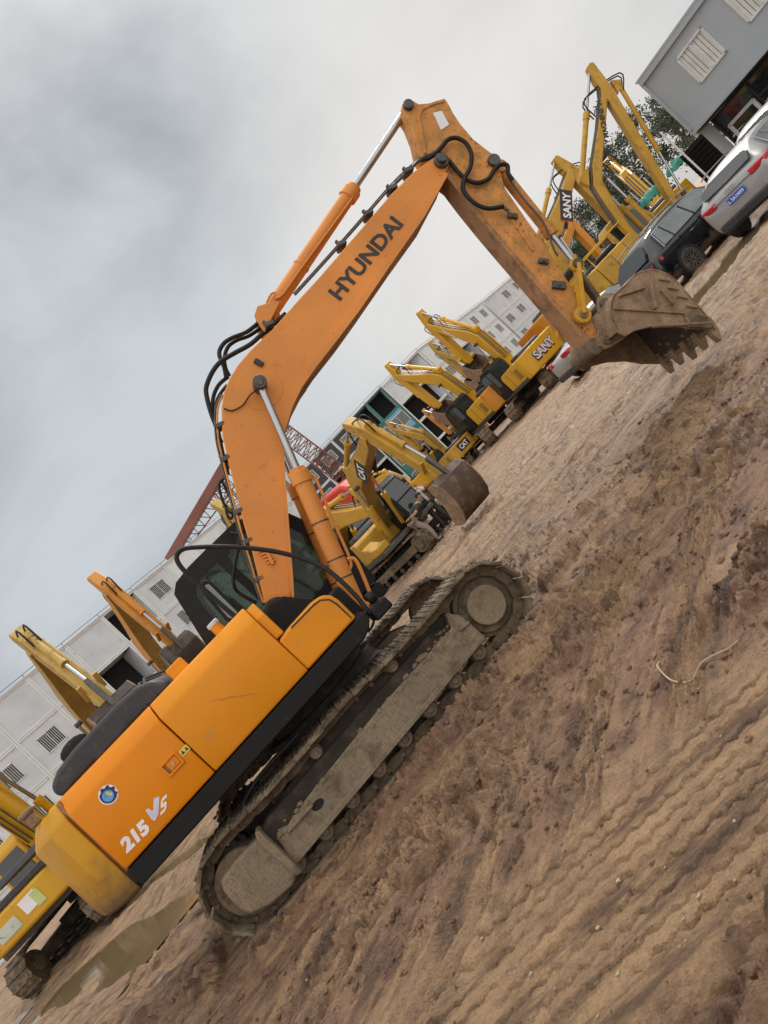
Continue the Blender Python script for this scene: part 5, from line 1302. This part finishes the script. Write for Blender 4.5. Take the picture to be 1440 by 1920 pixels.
        for x in(-hs+.88,hs-.92):
            A_=MB().cyl((x,sy*.72,.36),(x,sy*.938,.36),.405,30).build('wheel_arch',mt['ink'],body)
            w=MB();pf=[(.20,-.11),(.30,-.115),(.335,-.09),(.345,0),(.335,.09),(.30,.115),(.20,.11)]
            nn_=28;vs=[];fs=[]
            for i in range(nn_):
                a=2*PI*i/nn_
                for r_,y_ in pf: vs.append((x+r_*math.cos(a),sy*.85+y_,.335+r_*math.sin(a)))
            m_=len(pf)
            for i in range(nn_):
                for q in range(m_): fs.append((i*m_+q,i*m_+(q+1)%m_,((i+1)%nn_)*m_+(q+1)%m_,((i+1)%nn_)*m_+q))
            Wh=w.add(vs,fs).build('wheel',tyre,root)
            rm_=MB().cyl((x,sy*.87,.335),(x,sy*.90,.335),.06,14)
            for i in range(10):
                a=2*PI*i/10;rm_.beam((x+.04*math.cos(a),sy*.925,.335+.04*math.sin(a)),(x+.21*math.cos(a),sy*.935,.335+.21*math.sin(a)),.02,.035,(0,1,0))
            pts=[(x+.215*math.cos(2*PI*i/24),.335+.215*math.sin(2*PI*i/24)) for i in range(24)];pin=[(x+.195*math.cos(2*PI*i/24),.335+.195*math.sin(2*PI*i/24)) for i in range(24)]
            rm_.ring(pts,pin,min(sy*.86,sy*.95),max(sy*.86,sy*.95)).build('rim',rim,Wh)
            MB().cyl((x,sy*.80,.335),(x,sy*.87,.335),.2,20).build('brake_disc',mt['steel'],Wh)
    MB().box((-hs+.03,0,.40),(.14,1.5,.22)).build('rear_bumper',mt['hoodgrey'],body,.05)
    if plate:
        pl=MB().box((-hs-.035,0,.78),(.02,.44,.14)).build('number_plate',platem,body,.004)
        text_fit('lettering',plate,mt['white'],pl,(-hs-.047,.20,.745),(-hs-.047,-.20,.745),(0,0,1),.075,.02)
        mb=MB()
        for q in range(4): mb.ring([(.028*math.cos(i*PI/8),.028*math.sin(i*PI/8)) for i in range(16)],[(.018*math.cos(i*PI/8),.018*math.sin(i*PI/8)) for i in range(16)],0,.006)
        for q in range(4):
            m2=MB().ring([(.04*math.cos(i*PI/8),.04*math.sin(i*PI/8)) for i in range(16)],[(.030*math.cos(i*PI/8),.030*math.sin(i*PI/8)) for i in range(16)],0,.006)
            m2.xf(Matrix.Translation((-hs-.03,-.09+q*.06,.99))@Matrix.Rotation(R(90),4,'Z'))
            m2.build('badge',mt['chrome'],body)
        MB().box((-hs-.02,0,.93),(.03,1.0,.03)).build('boot_trim',mt['chrome'],body,.008)
    MB().box((-hs+.05,0,.62),(.02,1.3,.012)).build('bumper_line',mt['ink'],body)
    return root
silver=carpaint('silver_car_paint',(.36,.355,.355),.45,.42);blackp=carpaint('black_car_paint',(.003,.0035,.006),.0,.12);whitep=carpaint('white_car_paint',(.62,.62,.61),.1,.3)
def carat(rx,ry,hd,*a,**k):
    """rx,ry = middle of the rear bumper"""
    L=k.get('Lc',4.65);return car(rx+L/2*math.cos(R(hd)),ry+L/2*math.sin(R(hd)),hd,*a,**k)
carat(10.1,15.85,33,silver,'muddy silver car with blue number plate and red tail lamps',plate='L 3A1M99',Hh=1.50,Lc=4.8)
carat(8.75,19.1,17,blackp,'black car behind the main bucket with slim red tail strip and alloy wheel',Lc=4.7,strip=True)
carat(7.0,22.9,8,silver,'silver saloon car hidden mostly behind the main bucket',suv=False,Lc=4.6)
carat(15.0,21.0,40,whitep,'white car at the right edge in front of the site office')
# ---------------------------------------------------------------- people
def skin(name,verts,edges,rad,m,par=None,lv=1):
    me=bpy.data.meshes.new(name);me.from_pydata(verts,edges,[])
    o=bpy.data.objects.new(name,me);C.objects.link(o)
    md=o.modifiers.new('s','SKIN');md.use_smooth_shade=True
    o.modifiers.new('u','SUBSURF').levels=lv;o.modifiers['u'].render_levels=lv
    for i,r in enumerate(rad):
        d=me.skin_vertices[0].data[i];d.radius=(r,r) if not isinstance(r,tuple) else r
        d.use_root=(i==0)
    me.materials.append(m)
    if par:o.parent=par
    return o
def person(X,Y,hd,label,lean,shirt,trouser,armpose,knee=0,hairlong=False,z=0):
    root=empty('person',(X,Y,z),R(hd),label,'person')
    root.scale=(.97,.97,.97)
    # side profile in local x (forward) z; lean bends the trunk forward at the hips
    hip=Vector((-.10*math.sin(R(lean)),0,.92-knee*.1));d=Vector((math.sin(R(lean)),0,math.cos(R(lean))))
    w=hip+d*.17;ch=hip+d*.38;nk=hip+d*.56;d2=Vector((math.sin(R(lean*.75)),0,math.cos(R(lean*.75))));hdv=nk+d2*.20
    V=[hip,w,ch,nk,nk+d2*.07];E=[(0,1),(1,2),(2,3),(3,4)];r=[(.13,.15),(.115,.14),(.125,.165),(.085,.12),.052]
    def add(p,q,rr):V.append(Vector(p));E.append((q,len(V)-1));r.append(rr);return len(V)-1
    for sy in(-1,1):
        a=add(hip+Vector((0,sy*.10,-.04)),0,.095);b_=add(Vector((.05+knee*.1,sy*.12,.50)),a,.065);c_=add(Vector((-.02-sy*.05,sy*.13,.09)),b_,.042);add(Vector((.13-sy*.05,sy*.14,.04)),c_,.036)
    ar=[]
    for sy in(-1,1):
        s_=add(nk+d*-.06+Vector((0,sy*.17,0)),3,.062);e=add(s_ and nk+Vector(armpose[sy][0]),s_,.045);h=add(nk+Vector(armpose[sy][1]),e,.032);ar.append((s_,e,h))
    body=skin('body',V,E,r,mt['skin'],root)
    # head with face, one piece
    hm=MB();nn_=16;mm=12;vs=[]
    for i in range(mm+1):
        t=PI*i/mm
        for q in range(nn_):
            a=2*PI*q/nn_
            x=.095*math.sin(t)*math.cos(a);y=.075*math.sin(t)*math.sin(a);zz=.12*math.cos(t)
            if zz<-.03: x=x*.85+.012;y*=.82
            if abs(y)<.018 and x>.05 and -.04<zz<.02: x+=.022
            if x>.05 and .0<zz<.035 and .02<abs(y)<.05: x-=.008
            vs.append((x,y,zz))
    fs=[(i*nn_+q,(i+1)*nn_+q,(i+1)*nn_+(q+1)%nn_,i*nn_+(q+1)%nn_) for i in range(mm) for q in range(nn_)]
    Mh=Matrix.Translation(hdv)@Matrix.Rotation(R(lean*.7),4,'Y')
    hm.add(vs,fs).blob((0,.078,-.005),.025,8,(.8,.4,1.2),0).blob((0,-.078,-.005),.025,8,(.8,.4,1.2),0).xf(Mh);hm.build('head',mt['skin'],root)
    hb=MB();vs=[(x*1.10-.012,y*1.12,zz*1.08+.008) for x,y,zz in vs];
    keep=[f for f in fs if all((vs[k][2]>.035) or (vs[k][0]<.0 and vs[k][2]>(-.12 if hairlong else -.06)) for k in f)]
    hb.add(vs,keep).xf(Mh);o=hb.build('hair',mt['hair'],root);sm=o.modifiers.new('t','SOLIDIFY');sm.thickness=.014
    mb=MB()
    for sy in(-1,1): mb.blob((.083,sy*.032,.012),.010,8,(1,1,.7),0)
    mb.xf(Mh).build('eyes',mt['ink'],root)
    MB().box((.088,0,-.062),(.012,.04,.007)).xf(Mh).build('mouth',M('lips',(.30,.09,.07),.5),root,.003)
    # clothes as slightly larger skins
    k=1.16
    V2=[hip+d*-.03,w,ch,nk+d*-.03];r2=[(.150,.17),(.14,.17),(.15,.20),(.12,.18)];E2=[(0,1),(1,2),(2,3)]
    for (s_,e,h) in ar:
        V2.append(V[s_]);E2.append((3,len(V2)-1));r2.append(.085);V2.append(V[s_].lerp(V[e],.8));E2.append((len(V2)-2,len(V2)-1));r2.append(.066)
    skin('shirt',V2,E2,r2,mt[shirt],root)
    V3=[hip+d*.05];r3=[(.135,.155)];E3=[]
    for q in range(2):
        i=5+q*4
        V3.append(V[i]);E3.append((0,len(V3)-1));r3.append(.115)
        V3.append(V[i+1]);E3.append((len(V3)-2,len(V3)-1));r3.append(.085)
        V3.append(V[i+2]);E3.append((len(V3)-2,len(V3)-1));r3.append(.070)
    skin('trousers',V3,E3,r3,mt[trouser],root)
    for q in range(2):
        c_=V[7+q*4];MB().blob((c_.x+.07,c_.y,.045),.075,12,(1.8,.65,.6),0).build('shoe',mt['shoecloth'],root)
    # hands: palm, four fingers, thumb
    for qi,(s_,e,h) in enumerate(ar):
        dd_=(V[h]-V[e]).normalized();sd=dd_.cross(Vector((0,0,1)) if abs(dd_.z)<.9 else Vector((1,0,0))).normalized();up_=sd.cross(dd_)
        b_=V[h];hv=[b_,b_+dd_*.045,b_+dd_*.085];he=[(0,1),(1,2)];hr=[.022,(.036,.018),(.036,.016)]
        for f_ in range(4):
            o_=sd*(-.027+f_*.018);l_=[.065,.078,.072,.055][f_]
            hv.append(b_+dd_*.09+o_);he.append((2,len(hv)-1));hr.append(.009)
            hv.append(b_+dd_*(.09+l_*.5)+o_-up_*.008);he.append((len(hv)-2,len(hv)-1));hr.append(.008)
            hv.append(b_+dd_*(.09+l_*.85)+o_-up_*.03);he.append((len(hv)-2,len(hv)-1));hr.append(.007)
        hv.append(b_+dd_*.04+sd*-.045-up_*.01);he.append((1,len(hv)-1));hr.append(.011);hv.append(b_+dd_*.075+sd*-.062-up_*.02);he.append((len(hv)-2,len(hv)-1));hr.append(.009)
        skin('hand',hv,he,hr,mt['skin'],root)
    return root
# bending person in a dark shirt, hands behind the hips
person(.42,20.1,8,'person in dark green shirt and khaki trousers bending forward beside the bucket',62,'olive','khaki',{-1:((-.30,-.26,-.12),(-.50,-.16,-.10)),1:((-.28,.24,-.12),(-.48,.14,-.10))},.3)
p=atp(806,928,20.9)
person(1.02,20.9,-105,'person in a white shirt standing behind the bucket, reaching towards it',8,'shirt','olive',{-1:((.05,-.30,-.28),(.28,-.38,-.36)),1:((.18,.28,-.20),(.36,.42,-.12))},0,True)
# ---------------------------------------------------------------- sky, sun, camera
W=bpy.data.worlds.new('World');S.world=W;W.use_nodes=True;nt=W.node_tree
for n_ in list(nt.nodes): nt.nodes.remove(n_)
out=N(nt,'ShaderNodeOutputWorld');bg=N(nt,'ShaderNodeBackground');bg.inputs[1].default_value=.10
sk=N(nt,'ShaderNodeTexSky',sky_type='NISHITA');sk.sun_disc=False;sk.sun_elevation=R(46);sk.sun_rotation=R(35);sk.dust_density=3
bg2=N(nt,'ShaderNodeBackground')
tc=N(nt,'ShaderNodeTexCoord');co_=tc.outputs['Generated']
n1=noise(nt,co_,1.5,5,.55,.35,(1,1,1.7));n2=noise(nt,co_,4.0,5,.5,.4,(1,1,2))
f=math_(nt,'ADD',math_(nt,'MULTIPLY',n1,.8),math_(nt,'MULTIPLY',n2,.2))
rp=N(nt,'ShaderNodeValToRGB');nt.links.new(f,rp.inputs[0])
el=rp.color_ramp.elements;el[0].position=.40;el[0].color=(.255,.285,.32,1);el[1].position=.60;el[1].color=(.60,.63,.65,1)
e=el.new(.50);e.color=(.42,.455,.49,1)
# brighter warm break in the cloud towards the right
def dirv(px,py):
    return Vector(ray(px,py)).normalized()
def glow(px,py,a,b_):
    v=dirv(px,py);dp=N(nt,'ShaderNodeVectorMath',operation='DOT_PRODUCT');nt.links.new(co_,dp.inputs[0]);dp.inputs[1].default_value=v
    mrn=N(nt,'ShaderNodeMapRange',interpolation_type='SMOOTHSTEP');mrn.inputs[1].default_value=math.cos(R(a));mrn.inputs[2].default_value=math.cos(R(b_));nt.links.new(dp.outputs['Value'],mrn.inputs[0]);return mrn.outputs[0]
g1=glow(930,360,24,2);g2=glow(1080,120,15,3)
c=mixc(nt,math_(nt,'MULTIPLY',g1,.65),rp.outputs[0],(.92,.88,.83))
g3=glow(300,900,22,4);c=mixc(nt,math_(nt,'MULTIPLY',g3,.5),c,(.62,.67,.70))
sp=N(nt,'ShaderNodeSeparateXYZ');nt.links.new(co_,sp.inputs[0])
zen=mr(nt,sp.outputs[2],.55,.95);bk_f=mr(nt,sp.outputs[1],.1,-.6)
k_=math_(nt,'ADD',math_(nt,'MULTIPLY',zen,1.0),math_(nt,'MULTIPLY',bk_f,.75))
c=mixc(nt,math_(nt,'MINIMUM',k_,1.0),c,(1.6,1.55,1.48))
nt.links.new(c,bg2.inputs[0]);bg2.inputs[1].default_value=1.0
nt.links.new(sk.outputs[0],bg.inputs[0])
mx=N(nt,'ShaderNodeMixShader');mx.inputs[0].default_value=.93
nt.links.new(bg.outputs[0],mx.inputs[1]);nt.links.new(bg2.outputs[0],mx.inputs[2]);nt.links.new(mx.outputs[0],out.inputs[0])
sl=bpy.data.lights.new('sun','SUN');sl.energy=2.0;sl.angle=R(11);sl.color=(1,.96,.9)
so_=bpy.data.objects.new('sun',sl);C.objects.link(so_)
# sun behind and to the right of the camera
az=R(35);ev=R(46)
sd_=Vector((math.sin(az)*math.cos(ev),math.cos(az)*math.cos(ev),math.sin(ev)))
so_.rotation_euler=sd_.to_track_quat('Z','Y').to_euler()
cam=bpy.data.cameras.new('camera');co=bpy.data.objects.new('camera',cam);C.objects.link(co)
Mx=Matrix(((CR,SR,0),(0,0,-1),(-SR,CR,0)))
co.matrix_world=Matrix.Translation((0,0,EYE))@Mx.to_4x4()
cam.sensor_fit='VERTICAL';cam.sensor_height=36;cam.sensor_width=27;cam.lens=F/1920*36;cam.clip_start=.05;cam.clip_end=3000
S.camera=co
S.render.resolution_x=768;S.render.resolution_y=1024
S.view_settings.view_transform='Standard';S.view_settings.look='None';S.view_settings.exposure=0;S.view_settings.gamma=1
